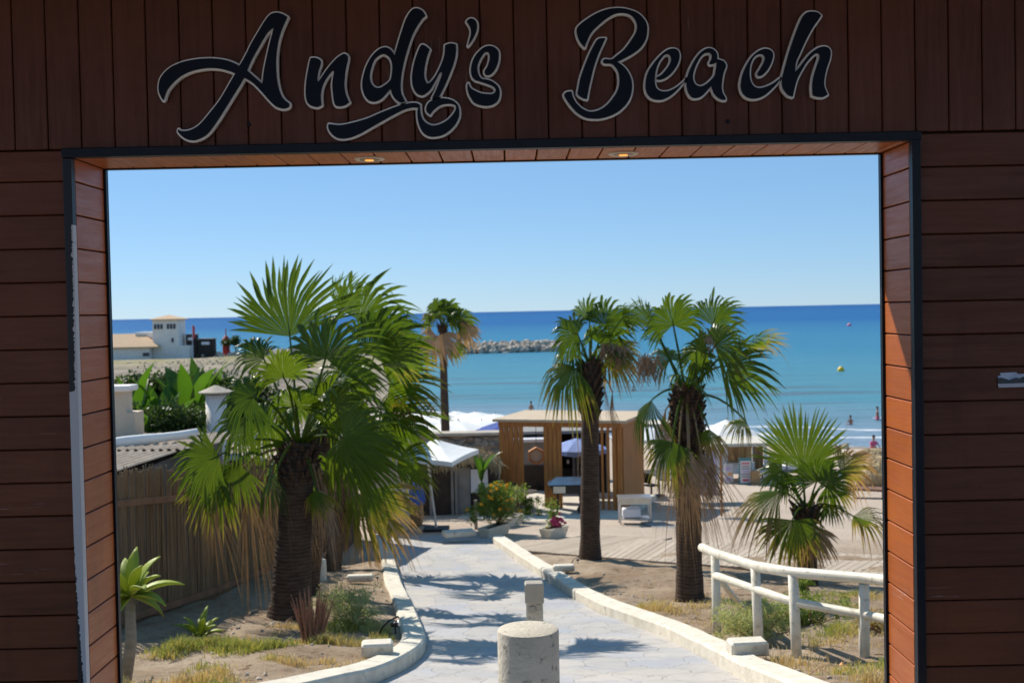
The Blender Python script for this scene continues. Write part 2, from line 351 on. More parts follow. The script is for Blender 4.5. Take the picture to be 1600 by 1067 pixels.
# ---------------------------------------------------------------- mesh helpers
class MB:
    def __init__(s): s.v = []; s.f = []; s.m = []; s.a = []
    def add(s, vs, fs, mi=0, at=(0, 0, 0)):
        o = len(s.v); s.v += [tuple(p) for p in vs]; s.f += [tuple(i+o for i in f) for f in fs]; s.m += [mi]*len(fs)
        s.a += [at]*len(vs) if isinstance(at, tuple) else at
    def box(s, c, size, rz=0, mi=0, at=(0, 0, 0), M=None, ch=0):
        x, y, z = size[0]/2, size[1]/2, size[2]/2
        mt = Matrix.Translation(c) @ (M.to_4x4() if M else Matrix.Rotation(rz, 4, 'Z'))
        if ch:
            vs = []; 
            for sx in (-1, 1):
                for sy in (-1, 1):
                    for sz in (-1, 1):
                        vs += [(sx*(x-ch), sy*(y-ch), sz*z), (sx*(x-ch), sy*y, sz*(z-ch)), (sx*x, sy*(y-ch), sz*(z-ch))]
            import itertools
            bm = _hull(vs); s.add([mt @ Vector(p) for p in bm[0]], bm[1], mi, at); return
        vs = [mt @ Vector((sx*x, sy*y, sz*z)) for sx in (-1, 1) for sy in (-1, 1) for sz in (-1, 1)]
        s.add(vs, [(0, 1, 3, 2), (4, 6, 7, 5), (0, 4, 5, 1), (2, 3, 7, 6), (0, 2, 6, 4), (1, 5, 7, 3)], mi, at)
    def tube(s, pts, rad, n=8, mi=0, at=(0, 0, 0), caps=True, sq=1.0):
        pts = [Vector(p) for p in pts]
        if not hasattr(rad, '__len__'): rad = [rad]*len(pts)
        vs = []; K = len(pts)
        prev = None
        for i, p in enumerate(pts):
            t = (pts[min(i+1, K-1)]-pts[max(i-1, 0)]).normalized()
            if prev is None: a = t.orthogonal().normalized() if abs(t.z) < .9 else Vector((1, 0, 0)); a = (a - t*a.dot(t)).normalized()
            else: a = (prev - t*prev.dot(t)).normalized()
            prev = a; b = t.cross(a)
            for k in range(n):
                an = 2*math.pi*k/n; vs.append(p + a*math.cos(an)*rad[i] + b*math.sin(an)*rad[i]*sq)
        fs = [(i*n+k, i*n+(k+1) % n, (i+1)*n+(k+1) % n, (i+1)*n+k) for i in range(K-1) for k in range(n)]
        if caps: fs += [tuple(reversed(range(n))), tuple((K-1)*n+k for k in range(n))]
        s.add(vs, fs, mi, at)
    def lathe(s, c, prof, n=24, mi=0, wob=None):
        vs = []
        for r, z in prof:
            for k in range(n):
                an = 2*math.pi*k/n; rr = r*(wob(an, z) if wob else 1)
                vs.append((c[0]+rr*math.cos(an), c[1]+rr*math.sin(an), c[2]+z))
        K = len(prof)
        fs = [(i*n+k, i*n+(k+1) % n, (i+1)*n+(k+1) % n, (i+1)*n+k) for i in range(K-1) for k in range(n)]
        fs += [tuple(reversed(range(n))), tuple((K-1)*n+k for k in range(n))]
        s.add(vs, fs, mi)
    def prism(s, poly, y0, y1, mi=0):      # polygon in xz
        n = len(poly); vs = [(x, y0, z) for x, z in poly]+[(x, y1, z) for x, z in poly]
        s.add(vs, [tuple(range(n)), tuple(reversed(range(n, 2*n)))]+[(i, (i+1) % n, n+(i+1) % n, n+i) for i in range(n)], mi)
    def build(s, name, mats, parent=None, smooth=False, attr=None, bevel=0, loc=None):
        me = bpy.data.meshes.new(name)
        vs = s.v
        if loc is not None: vs = [(p[0]-loc[0], p[1]-loc[1], p[2]-loc[2]) for p in vs]
        me.from_pydata(vs, [], s.f); me.validate(clean_customdata=False) if False else None
        for mm in (mats if isinstance(mats, (list, tuple)) else [mats]): me.materials.append(MATS[mm])
        me.polygons.foreach_set("material_index", s.m)
        if smooth: me.polygons.foreach_set("use_smooth", [True]*len(s.f))
        if attr:
            ca = me.color_attributes.new(attr, 'FLOAT_COLOR', 'POINT')
            ca.data.foreach_set("color", [q for t in s.a for q in (t[0], t[1], t[2], 1.0)])
        me.update()
        o = bpy.data.objects.new(name, me); COL.objects.link(o)
        if loc is not None: o.location = loc
        if bevel:
            md = o.modifiers.new("bevel", 'BEVEL'); md.width = bevel; md.segments = 2; md.limit_method = 'ANGLE'
        if parent is not None:
            o.parent = parent; o.matrix_parent_inverse = Matrix.Translation(-Vector(parent.location)) if loc is None else Matrix.Identity(4)
            if loc is not None: o.location = Vector(loc) - Vector(parent.location)
        return o
def _hull(vs):
    import bmesh
    bm = bmesh.new()
    for p in vs: bm.verts.new(p)
    bmesh.ops.convex_hull(bm, input=bm.verts[:])
    bm.verts.index_update()
    r = ([v.co.copy() for v in bm.verts], [tuple(v.index for v in f.verts) for f in bm.faces]); bm.free(); return r
def tag(o, label=None, cat=None, group=None, kind=None):
    if label: o["label"] = label
    if cat: o["category"] = cat
    if group: o["group"] = group
    if kind: o["kind"] = kind
    return o
def thing(name, loc, label, cat, group=None):
    o = bpy.data.objects.new(name, None); COL.objects.link(o); o.location = loc; o.empty_display_size = .2
    return tag(o, label, cat, group)
def copy_tree(o, parent=None):
    c = o.copy(); COL.objects.link(c)
    if parent is not None: c.parent = parent
    for ch in list(o.children): copy_tree(ch, c)
    return c

# ---------------------------------------------------------------- ground sheet
def cells(*segs):
    out = []
    for a, b, st in segs:
        n = max(1, round((b-a)/st)); out += [a+(b-a)*i/n for i in range(n)]
    out.append(segs[-1][1]); return out
# path edges measured on the photograph and laid on the ground
Lpx = [(600, 844), (609, 861), (620, 892), (627, 920), (640, 945), (655, 980), (668, 1013), (659, 1030), (627, 1052), (596, 1067)]
Rpx = [(768, 848), (859, 911), (940, 960), (1030, 992), (1130, 1045), (1170, 1067)]
Lg = [gp(*p) for p in Lpx]; Rg = [gp(*p) for p in Rpx]
Lg += [Vector((-1.85, 11.3, 0)), Vector((-2.3, 10.2, 0)), Vector((-2.7, 8.6, 0)), Vector((-2.8, 5.4, 0))]
Rg += [Vector((2.38, 10.4, 0)), Vector((2.45, 8.0, 0)), Vector((2.5, 5.4, 0))]
def xi(pts, y):
    q = sorted([(p.y, p.x) for p in pts]); return float(np.interp(y, [a for a, b in q], [b for a, b in q]))
YEND = 30.6
def pathside(x, y):     # >0 outside the path
    if y > YEND: return 1.0
    return max(xi(Lg, y)-x, x-xi(Rg, y))
def soil(x, y):
    d = pathside(x, y)
    if y < 4.6: return -.03
    if d < -.02: return -.06
    k = min(1, max(0, d/.35)); near = 1 if y < 24 else max(0, 1-(y-24)/6)
    far = 0 if y < 31 else 1
    b = (pnoise(Vector((x*.9, y*.9, 0)))*.10 + pnoise(Vector((x*2.7, y*2.7, 3)))*.045)*k*(near*.8+.2)
    return k*near*.12 + b*(1 if y < 60 else .6)
xs = cells((-9000, -400, 1500), (-400, -60, 30), (-60, -14, 3), (-14, -7, .5), (-7, 7, .14), (7, 16, .4), (16, 60, 3), (60, 400, 30), (400, 9000, 1500))
ys = cells((-400, -20, 60), (-20, 4, 2), (4, 9, .3), (9, 32, .16), (32, 60, .5), (60, 110, 1.5), (110, 330, 8), (330, 480, 30))
mb = MB(); NX = len(xs)
for y in ys:
    for x in xs: mb.v.append((x, y, G(x, y)+soil(x, y) if y < 120 and abs(x) < 60 else G(x, y)+ (pnoise(Vector((x*.05, y*.05, 0)))*.8 if G(x, y) > 1 else 0)))
mb.f = [(j*NX+i, j*NX+i+1, (j+1)*NX+i+1, (j+1)*NX+i) for j in range(len(ys)-1) for i in range(NX-1)]
mb.m = [0]*len(mb.f); mb.a = [(0, 0, 0)]*len(mb.v)
tag(mb.build("ground", "ground_mat", smooth=True), kind="structure")
# sea
mb = MB(); sx = cells((-60000, -2000, 15000), (-2000, 2000, 400), (2000, 60000, 15000)); sy = cells((20, 1000, 60), (1000, 5000, 1000), (5000, 70000, 13000))
for y in sy:
    for x in sx: mb.v.append((x, y, 0))
n = len(sx); mb.f = [(j*n+i, j*n+i+1, (j+1)*n+i+1, (j+1)*n+i) for j in range(len(sy)-1) for i in range(n-1)]; mb.m = [0]*len(mb.f); mb.a = [(0, 0, 0)]*len(mb.v)
tag(mb.build("sea", "sea_mat"), kind="structure")
# path
mb = MB(); yy = cells((4.5, YEND, .25)); K = 10
for y in yy:
    a, b = xi(Lg, y), xi(Rg, y)
    if y > 28: a -= (y-28)*.1
    for k in range(K+1):
        x = a+(b-a)*k/K; mb.v.append((x, y, G(x, y)+.01+pnoise(Vector((x, y, 9)))*.012))
mb.f = [(j*(K+1)+i, j*(K+1)+i+1, (j+1)*(K+1)+i+1, (j+1)*(K+1)+i) for j in range(len(yy)-1) for i in range(K)]; mb.m = [0]*len(mb.f); mb.a = [(0, 0, 0)]*len(mb.v)
tag(mb.build("path", "paving_mat", smooth=True), kind="structure")

# kerbs (swept profile)
def resample(pts, st):
    out = [pts[0]]
    for a, b in zip(pts, pts[1:]):
        n = max(1, int((b-a).length/st)); out += [a+(b-a)*(i/n) for i in range(1, n+1)]
    return out
def kerb(name, pts, side, wd, ht, label):
    pts = [Vector((p.x, p.y)) for p in pts]; pts = resample(pts, .3)
    for _ in range(3): pts = [pts[0]]+[(pts[i-1]+pts[i]*2+pts[i+1])/4 for i in range(1, len(pts)-1)]+[pts[-1]]
    mb = MB(); vs = []
    prof = [(0, -.2), (0.005, ht-.03), (.03, ht), (wd-.03, ht+.01), (wd, ht-.03), (wd+.02, -.2)]
    for i, p in enumerate(pts):
        t = (pts[min(i+1, len(pts)-1)]-pts[max(0, i-1)]).normalized(); nn = Vector((-t.y, t.x))*side
        for o, z in prof:
            q = p+nn*(o+pnoise(Vector((p.x*2, p.y*2, o*5)))*.012); vs.append((q.x, q.y, G(p.x, p.y)+z+pnoise(Vector((p.x*1.5, p.y*1.5, 5)))*.012))
    n = len(prof)
    fs = [(i*n+k, i*n+k+1, (i+1)*n+k+1, (i+1)*n+k) for i in range(len(pts)-1) for k in range(n-1)]
    fs += [tuple(range(n)), tuple(reversed(range((len(pts)-1)*n, len(pts)*n)))]
    mb.add(vs, fs); return tag(mb.build(name, "kerb_paint"), kind="structure")
kerb("kerb", Lg, -1 if Lg[0].y > Lg[-1].y else 1, .31, .18, "")
kerb("kerb", Rg, 1 if Rg[0].y > Rg[-1].y else -1, .31, .18, "")

def block(u, v, sz, rz, label):
    p = gp(u, v, .15); mb = MB(); mb.box((0, 0, sz[2]/2), sz, rz=0, ch=.025)
    o = mb.build("kerb_block", "kerb_paint"); o.location = (p.x, p.y, G(p.x, p.y)+.17); o.rotation_euler = (0, 0, rz)
    tag(o, label, "concrete block", "low concrete blocks set on the kerbs")
block(590, 1026, (.36, .26, .16), .1, "low cream concrete block at the bend of the left kerb")
block(563, 909, (.5, .2, .12), .05, "low cream concrete block on the left kerb beside the small glowing spotlight")
block(881, 893, (.42, .22, .12), .05, "low cream concrete block halfway along the right kerb near the slim palm")
block(1168, 1024, (.42, .26, .16), .1, "low cream concrete block on the right kerb at the foot of the white railing")
block(717, 838, (.8, .4, .14), .3, "flat cream concrete block at the far end of the paved path")

# ---------------------------------------------------------------- gateway
WY = 4.95; DEP = .375
xL = at(120, 650, WY).x - .02; xR = at(1441, 650, WY).x - .002
zT = at(800, 220, WY).z
TW = .037
iL, iR, iT = xL+TW, xR-TW, zT-TW
WLF, WRT = -3.4, 3.4; ZB = 6.6; ZTOP = zT+1.15
gate = thing("wooden_gateway", (0, WY, EYE-2.25), "dark brown boarded wooden gateway framing the view of the beach", "gateway")
def boards(mb, horiz, a0, a1, s0, s1, pitch, off, y, th=.02, gap=.0045, out=None):
    # strips stacked along s from s0..s1, each running a0..a1
    k = math.floor((s0-off)/pitch); 
    while off+k*pitch < s1:
        lo = max(s0, off+k*pitch+gap/2); hi = min(s1, off+(k+1)*pitch-gap/2); k += 1
        if hi-lo < .012: continue
        r = rnd.random(); dy = rnd.uniform(-.0012, .0012)
        if horiz: c = ((a0+a1)/2, y+th/2+dy, (lo+hi)/2); sz = (a1-a0, th, hi-lo)
        else: c = ((lo+hi)/2, y+th/2+dy, (a0+a1)/2); sz = (hi-lo, th, a1-a0)
        mb.box(c, sz, at=(r, 0, 0), ch=.0035)
P1 = .1437
offL = at(60, 284, WY).z; offR = at(1500, 260, WY).z; offV = at(229, 120, WY).x
mb = MB(); boards(mb, True, WLF, xL, ZB, zT-.004, P1, offL, WY); mb.build("left_boarding", "board_horizontal", gate, attr="board")
mb = MB(); boards(mb, True, xR, WRT, ZB, zT-.004, P1, offR, WY); mb.build("right_boarding", "board_horizontal", gate, attr="board")
mb = MB(); boards(mb, False, zT+.003, ZTOP, WLF, WRT, .1428, offV, WY); mb.build("header_boarding", "board_vertical", gate, attr="board")
mb = MB()
mb.box(((WLF+iL-.022)/2, WY+.021+(DEP-.045)/2, (ZB+zT)/2), (iL-.022-WLF, DEP-.045, zT-ZB))
mb.box(((WRT+iR+.022)/2, WY+.021+(DEP-.045)/2, (ZB+zT)/2), (WRT-iR-.022, DEP-.045, zT-ZB))
mb.box(((WLF+WRT)/2, WY+.02+(DEP-.045)/2, (zT+.003+ZTOP)/2), (WRT-WLF, DEP-.045, ZTOP-zT-.003))
mb.build("core", "board_gap", gate)
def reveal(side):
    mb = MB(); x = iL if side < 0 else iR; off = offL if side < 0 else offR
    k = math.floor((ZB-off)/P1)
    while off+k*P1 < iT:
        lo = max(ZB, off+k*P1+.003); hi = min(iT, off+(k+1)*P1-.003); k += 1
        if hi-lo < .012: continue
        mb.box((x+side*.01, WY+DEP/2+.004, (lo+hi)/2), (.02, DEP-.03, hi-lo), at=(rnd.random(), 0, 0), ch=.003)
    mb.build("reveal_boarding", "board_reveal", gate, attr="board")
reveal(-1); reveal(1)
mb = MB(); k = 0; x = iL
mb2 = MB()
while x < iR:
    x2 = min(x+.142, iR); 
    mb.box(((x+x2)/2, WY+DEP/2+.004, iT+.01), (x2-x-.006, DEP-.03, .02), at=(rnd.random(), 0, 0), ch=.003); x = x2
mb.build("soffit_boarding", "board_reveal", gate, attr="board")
# trims : front frame (right, top, left) and back edge
mb = MB(); zc = (ZB+zT)/2
mb.box((xR-TW/2, WY-.004, zc), (TW, .044, zT-ZB)); mb.box(((xL+xR)/2, WY-.006, zT-TW/2+.001), (xR-xL+.004, .048, TW+.002))
mb.build("front_trim", "black_trim", gate, bevel=.003)
g = NG("peeling_trim", .45, .4)
X, Y_, Z_ = g.xyz(g.tc.outputs["Object"])
zz = lambda v: at(125, v, WY).z
nz = g.noise(g.co((0, 0, 38)), 1, 5, .7); n2 = g.noise(g.co((60, 0, 60)), 1, 4, .7)
jag = g.math('ADD', g.math('MULTIPLY', g.math('SUBTRACT', nz, .5), .045), g.math('MULTIPLY', g.math('SUBTRACT', n2, .5), .014))
# edge(z): white where x > edge
up_ = g.rng(Z_, zz(600), zz(420), xL+.026, xL+.031)
low = g.rng(Z_, zz(1067), zz(770), xL+.024, xL-.01)
sel = g.rng(Z_, zz(612), zz(610))
edge = g.math('ADD', g.math('ADD', g.math('MULTIPLY', up_, sel), g.math('MULTIPLY', low, g.math('SUBTRACT', 1.0, sel))), jag)
white = g.math('MULTIPLY', g.math('GREATER_THAN', X, edge), g.math('LESS_THAN', Z_, zz(352)))
g.col(g.mix(white, (.004, .006, .012), (.46, .46, .49)))
mb = MB(); mb.box((xL+TW/2, WY-.004, zc-TW/2-.001), (TW, .044, zT-ZB-TW-.002)); mb.build("peeling_trim", "peeling_trim", gate, bevel=.003)
mb = MB(); by = WY+DEP+.005
for x in (iL-.014, iR+.014): mb.box((x, by, zc), (.05, .03, zT-ZB-TW))
mb.box(((iL+iR)/2, by, iT+.014), (iR-iL-.024, .03, .038)); mb.build("back_trim", "black_trim", gate)
# closed back; unseen eave added to shade the jamb, unseen canopy darkening the boards
mb = MB(); mb.box(((WLF+WRT)/2, WY+DEP-.008, (iT+.02+ZTOP)/2), (WRT-WLF, .02, ZTOP-iT-.02))
mb.build("back_boarding", "board_horizontal", gate, attr="board")
mb = MB(); mb.box((0, WY+DEP+.575, ZTOP-.30), (WRT-WLF, 1.35, .08)); mb.box((0, WY-1.5, ZTOP+.05), (WRT-WLF+2.5, 4.4, .08)); mb.build("shade_eaves", "board_horizontal", gate, attr="board")

for i, (u, lab) in enumerate(((577, "round recessed soffit lamp on the left, below the y of the lettering"), (974, "round recessed soffit lamp on the right, below the capital B"))):
    p = at(u, 244, WY+.19); z = iT-.001
    t = thing("recessed_lamp", (p.x, WY+.19, z), lab, "ceiling lamp", "recessed lamps in the gateway soffit")
    mb = MB(); prof = [(.04, .0), (.046, -.006), (.062, -.008), (.068, -.003), (.068, .004)]
    mb.lathe((p.x, WY+.19, z), prof, 28); mb.build("ring", "lamp_ring", t, smooth=True)
    mb = MB(); mb.lathe((p.x, WY+.19, z-.0065), [(.0, -.0), (.044, -.001), (.044, .004)], 24); mb.build("reflector", "lamp_dark", t)
    mb = MB(); mb.lathe((p.x, WY+.19, z-.009), [(.0, -.003), (.018, -.002), (.021, .0008)], 20); mb.build("bulb", "lamp_glow", t, smooth=True)

# lettering ---------------------------------------------------------------
def Tz(org, k, pts): return [(org[0]+x/k, org[1]+y/k) for x, y in pts]
Z1 = ((235, 5), 4.6375); Z2 = ((465, 70), 9.7); Z3 = ((500, 5), 4.6375); Z4 = ((700, 20), 6.67); Z5 = ((870, 0), 5.3375); Z6 = ((1000, 60), 9.7); Z7 = ((1145, 0), 6.28)
LET = [
 ("capital A", [(Z1, [(98,708),(80,680),(66,640),(66,590),(80,545),(115,500),(160,465),(230,435),(300,418),(380,408),(460,407),(540,417),(600,435),(648,460),(663,437),(700,370),(740,290),(790,205),(830,140),(860,100),(885,82),(920,76),(960,86),(995,106),(975,150),(950,210),(928,290),(915,380),(914,470),(918,540),(930,610),(950,670),(975,705),(1010,733),(1005,755),(975,768),(940,764),(905,748),(870,715),(830,670),(785,620),(735,575),(682,543),(650,600),(600,680),(550,760),(500,840),(440,925),(400,965),(350,990),(310,998),(265,988),(230,965),(205,935),(207,918),(225,930),(270,930),(320,912),(370,875),(430,805),(490,730),(530,670),(570,600),(620,515),(570,495),(510,480),(430,475),(350,485),(280,505),(215,540),(160,590),(125,635),(107,680)]),
               (Z1, [(898,180),(890,215),(870,290),(845,400),(825,500),(815,593),(780,560),(735,520),(703,492),(740,410),(790,320),(840,235),(870,200)])]),
 ("n", [(Z2, [(205,215),(260,210),(315,225),(355,260),(345,330),(315,420),(302,530),(318,580),(380,490),(440,400),(520,300),(600,215),(680,160),(720,150),(760,180),(765,230),(745,330),(725,440),(715,560),(715,650),(735,760),(785,880),(740,915),(680,938),(620,940),(575,920),(553,850),(540,740),(530,640),(537,540),(552,460),(556,420),(545,402),(528,405),(500,440),(455,495),(405,580),(372,670),(357,770),(360,860),(365,925),(310,950),(250,945),(190,920),(150,870),(130,780),(130,650),(140,540),(160,420),(185,290)])]),
 ("d", [(Z3, [(543,385),(555,340),(575,270),(600,190),(625,120),(655,70),(680,48),(710,46),(745,65),(765,98),(740,120),(700,180),(665,250),(635,340),(610,430),(592,520),(585,600),(592,660),(618,715),(590,725),(560,710),(530,675),(513,625),(490,650),(455,690),(420,712),(380,718),(345,700),(320,660),(308,600),(315,540),(335,470),(365,410),(400,365),(440,335),(480,327),(515,345)]),
        (Z3, [(450,375),(485,382),(512,410),(525,460),(522,520),(510,565),(470,600),(430,620),(395,612),(370,580),(362,530),(375,465),(400,410)])]),
 ("y", [(Z3, [(730,315),(760,312),(795,340),(775,400),(760,470),(757,540),(775,588),(800,580),(840,530),(875,460),(900,390),(908,310),(945,298),(985,305),(985,370),(970,440),(940,520),(905,600),(870,670),(850,692),(815,690),(835,650),(860,590),(885,520),(880,503),(865,515),(835,570),(800,630),(765,662),(735,672),(700,655),(675,610),(668,550),(675,480),(695,400)])]),
 ("swash", [(Z3, [(66,880),(150,888),(250,868),(350,838),(450,795),(540,760),(620,735),(690,728),(725,740),(728,790),(740,835),(765,868),(810,890),(860,885),(920,855),(960,815),(985,775),(985,745),(960,735),(920,733),(870,745),(835,770),(810,795),(800,812),(775,790),(772,760),(790,725),(825,705),(870,695),(920,698),(965,712),(1000,745),(1010,790),(1003,840),(975,890),(930,935),(880,962),(820,972),(775,962),(740,930),(715,870),(707,800),(713,760),(660,762),(600,780),(530,815),(450,860),(370,905),(300,945),(230,975),(160,985),(110,970),(75,935),(62,900)])]),
 ("apostrophe", [(Z4, [(195,100),(220,75),(255,70),(290,95),(303,140),(295,200),(270,260),(240,310),(210,350),(225,290),(240,230),(235,170),(215,130)])]),
 ("s", [(Z4, [(212,742),(235,790),(280,820),(340,845),(410,855),(460,855),(490,835),(495,800),(465,770),(400,745),(330,722),(280,705),(250,665),(240,600),(255,520),(290,450),(340,395),(390,362),(440,355),(490,372),(525,410),(530,460),(520,530),(490,600),(450,645),(410,658),(385,640),(385,610),(410,570),(430,510),(435,460),(425,425),(400,415),(370,435),(335,490),(310,550),(308,610),(325,665),(355,698),(410,705),(470,730),(520,775),(540,830),(530,900),(490,950),(420,975),(350,970),(280,945),(235,890),(210,830),(203,770)])]),
 ("capital B", [(Z5, [(232,402),(195,360),(170,300),(165,250),(190,215),(240,175),(310,130),(380,98),(450,80),(530,76),(600,88),(670,115),(720,160),(748,210),(752,270),(738,340),(700,400),(640,450),(570,490),(503,522),(560,565),(600,620),(622,680),(625,750),(605,830),(560,895),(490,950),(400,985),(320,995),(240,985),(170,945),(110,880),(70,820),(60,795),(80,775),(120,768),(135,820),(165,870),(210,910),(270,937),(340,928),(400,895),(450,845),(500,770),(520,700),(515,620),(490,570),(455,538),(400,535),(382,518),(400,500),(455,503),(500,470),(560,420),(620,340),(660,270),(665,205),(640,155),(600,125),(540,115),(480,125),(410,165),(350,215),(290,275),(255,340)])]),
 ("stem", [(Z5, [(345,332),(405,325),(385,370),(345,460),(310,560),(285,660),(265,750),(250,832),(215,822),(175,790),(180,740),(195,660),(225,570),(265,470),(310,380)])]),
 ("e", [(Z6, [(698,622),(640,680),(560,745),(470,795),(400,815),(320,812),(260,780),(230,730),(220,650),(225,560),(250,450),(290,360),(340,290),(380,255),(430,252),(462,290),(465,350),(430,430),(370,510),(310,570),(255,600),(250,628),(300,638),(370,615),(450,560),(520,480),(570,390),(595,290),(585,220),(550,180),(490,168),(420,185),(340,240),(260,320),(180,420),(120,520),(90,620),(80,720),(90,810),(130,880),(190,925),(260,940),(340,935),(440,890),(540,810),(620,720),(670,660)])]),
 ("a", [(Z6, [(1165,330),(1160,250),(1130,200),(1080,170),(1030,163),(970,185),(900,240),(830,330),(770,440),(730,540),(705,640),(703,730),(715,800),(750,870),(800,910),(860,912),(920,890),(980,840),(1040,770),(1080,722),(1090,780),(1130,860),(1190,915),(1250,940),(1290,940),(1285,905),(1250,840),(1232,760),(1240,650),(1260,540),(1295,440),(1290,400),(1260,360),(1210,340)]),
        (Z6, [(1060,405),(1110,395),(1155,370),(1150,440),(1140,500),(1120,580),(1050,660),(980,715),(920,738),(860,725),(815,680),(797,610),(805,530),(840,430),(890,330),(950,255),(1010,228),(1060,235),(1083,270),(1075,330),(1050,380)])]),
 ("c", [(Z7, [(462,772),(400,820),(330,855),(260,872),(205,855),(170,800),(160,720),(170,640),(200,575),(245,540),(290,540),(312,575),(295,630),(260,690),(238,730),(250,755),(290,742),(335,695),(370,630),(390,560),(380,515),(345,492),(295,490),(235,520),(180,570),(130,650),(95,730),(75,820),(80,890),(115,945),(170,972),(240,970),(310,940),(380,880),(430,825)])]),
 ("h", [(Z7, [(755,125),(820,130),(862,160),(830,210),(780,280),(730,370),(690,450),(650,540),(615,620),(603,715),(640,680),(700,600),(760,530),(830,480),(890,465),(935,480),(955,520),(945,590),(915,680),(895,770),(892,850),(925,935),(880,958),(820,955),(780,940),(775,860),(785,770),(810,680),(845,580),(845,540),(820,528),(780,555),(720,620),(670,700),(625,790),(600,880),(583,955),(540,940),(500,895),(480,850),(480,780),(500,690),(530,580),(570,450),(620,310),(670,190),(710,140)])]),
]
def smooth_poly(p, n=5):
    N = len(p); P_ = [Vector(q) for q in p]; corner = []
    for i in range(N):
        a = P_[i]-P_[i-1]; b = P_[(i+1) % N]-P_[i]; corner.append(a.angle(b, 0) > R(62))
    out = []
    for i in range(N):
        p1, p2 = P_[i], P_[(i+1) % N]
        p0 = P_[i-1] if not corner[i] else p1*2-p2; p3 = P_[(i+2) % N] if not corner[(i+1) % N] else p2*2-p1
        for k in range(n):
            t = k/n; out.append(0.5*((2*p1)+(p2-p0)*t+(2*p0-5*p1+4*p2-p3)*t*t+(3*p1-p0-3*p2+p3)*t**3))
    return out
def contour_offset(polys, wd, st=.6):
    # iso line at distance wd outside the polygons (even-odd), by marching squares
    allp = np.array([[q.x, q.y] for p in polys for q in p]); x0, y0 = allp.min(0)-wd-3*st; x1, y1 = allp.max(0)+wd+3*st
    gx = np.arange(x0, x1, st); gy = np.arange(y0, y1, st); XX, YY = np.meshgrid(gx, gy)
    D = np.full(XX.shape, 1e9); ins = np.zeros(XX.shape, bool)
    for p in polys:
        A = np.array([[q.x, q.y] for q in p]); B = np.roll(A, -1, 0)
        for (ax, ay), (bx, by_) in zip(A, B):
            dx, dy = bx-ax, by_-ay; L2 = dx*dx+dy*dy+1e-12
            t = np.clip(((XX-ax)*dx+(YY-ay)*dy)/L2, 0, 1); D = np.minimum(D, np.hypot(XX-ax-t*dx, YY-ay-t*dy))
            if ay != by_:
                c = ((ay > YY) != (by_ > YY)) & (XX < (bx-ax)*(YY-ay)/(by_-ay)+ax); ins ^= c
    V = np.where(ins, -D, D)-wd
    H, W = V.shape; seg = {}
    def pt(j, i, d):
        if d == 0: t = V[j, i]/(V[j, i]-V[j, i+1]); return (gx[i]+t*st, gy[j])
        t = V[j, i]/(V[j, i]-V[j+1, i]); return (gx[i], gy[j]+t*st)
    s = V < 0; nxt = {}
    act = np.argwhere((s[:-1, :-1] != s[1:, :-1]) | (s[:-1, :-1] != s[:-1, 1:]) | (s[:-1, :-1] != s[1:, 1:]))
    for j, i in act:
        a, b, c, d = s[j, i], s[j, i+1], s[j+1, i+1], s[j+1, i]
        E = {'b': (j, i, 0), 'r': (j, i+1, 1), 't': (j+1, i, 0), 'l': (j, i, 1)}
        code = a*1+b*2+c*4+d*8
        T = {1: ['lb'], 2: ['br'], 3: ['lr'], 4: ['rt'], 5: ['lt', 'rb'], 6: ['bt'], 7: ['lt'], 8: ['tl'], 9: ['tb'], 10: ['bl', 'tr'], 11: ['tr'], 12: ['rl'], 13: ['rb'], 14: ['bl']}
        for e in T.get(int(code), []): nxt.setdefault(E[e[0]], []).append(E[e[1]])
    adj = {}
    for a, bs in nxt.items():
        for b in bs: adj.setdefault(a, []).append(b); adj.setdefault(b, []).append(a)
    loops = []; used = set()
    for st_ in list(adj):
        if st_ in used: continue
        lp = [st_]; used.add(st_); cur = st_
        while True:
            n_ = [q for q in adj[cur] if q not in used]
            if not n_: break
            cur = n_[0]; used.add(cur); lp.append(cur)
        if len(lp) > 8: loops.append([Vector(pt(*q)) for q in lp])
    return loops
def flat_piece(name, loops, y, th, matn, parent, toworld, bevel=0):
    cu = bpy.data.curves.new(name, 'CURVE'); cu.dimensions = '2D'; cu.fill_mode = 'BOTH'; cu.extrude = th/2; cu.bevel_depth = bevel; cu.bevel_resolution = 1
    for lp in loops:
        sp = cu.splines.new('POLY'); sp.points.add(len(lp)-1); sp.use_cyclic_u = True
        for k, q in enumerate(lp): x, z = toworld(q); sp.points[k].co = (x, z, 0, 1)
    o = bpy.data.objects.new("tmp", cu); COL.objects.link(o)
    dg = bpy.context.evaluated_depsgraph_get(); me = bpy.data.meshes.new_from_object(o.evaluated_get(dg)); me.name = name
    bpy.data.objects.remove(o)
    me.materials.clear(); me.materials.append(MATS[matn])
    me.transform(Matrix.Translation((0, y, 0)) @ Matrix.Rotation(R(90), 4, 'X'))
    ob = bpy.data.objects.new(name, me); COL.objects.link(ob)
    ob.parent = parent; ob.matrix_parent_inverse = Matrix.Translation(-Vector(parent.location)); return ob
def tw(q, Y=WY-.03):
    p = at(q[0], q[1], Y); return (p.x, p.z)
sign = thing("name_lettering", (at(780, 120, WY).x, WY-.02, at(780, 120, WY).z), "black script letters with pale edges reading Andy's Beach across the gateway header", "lettering")
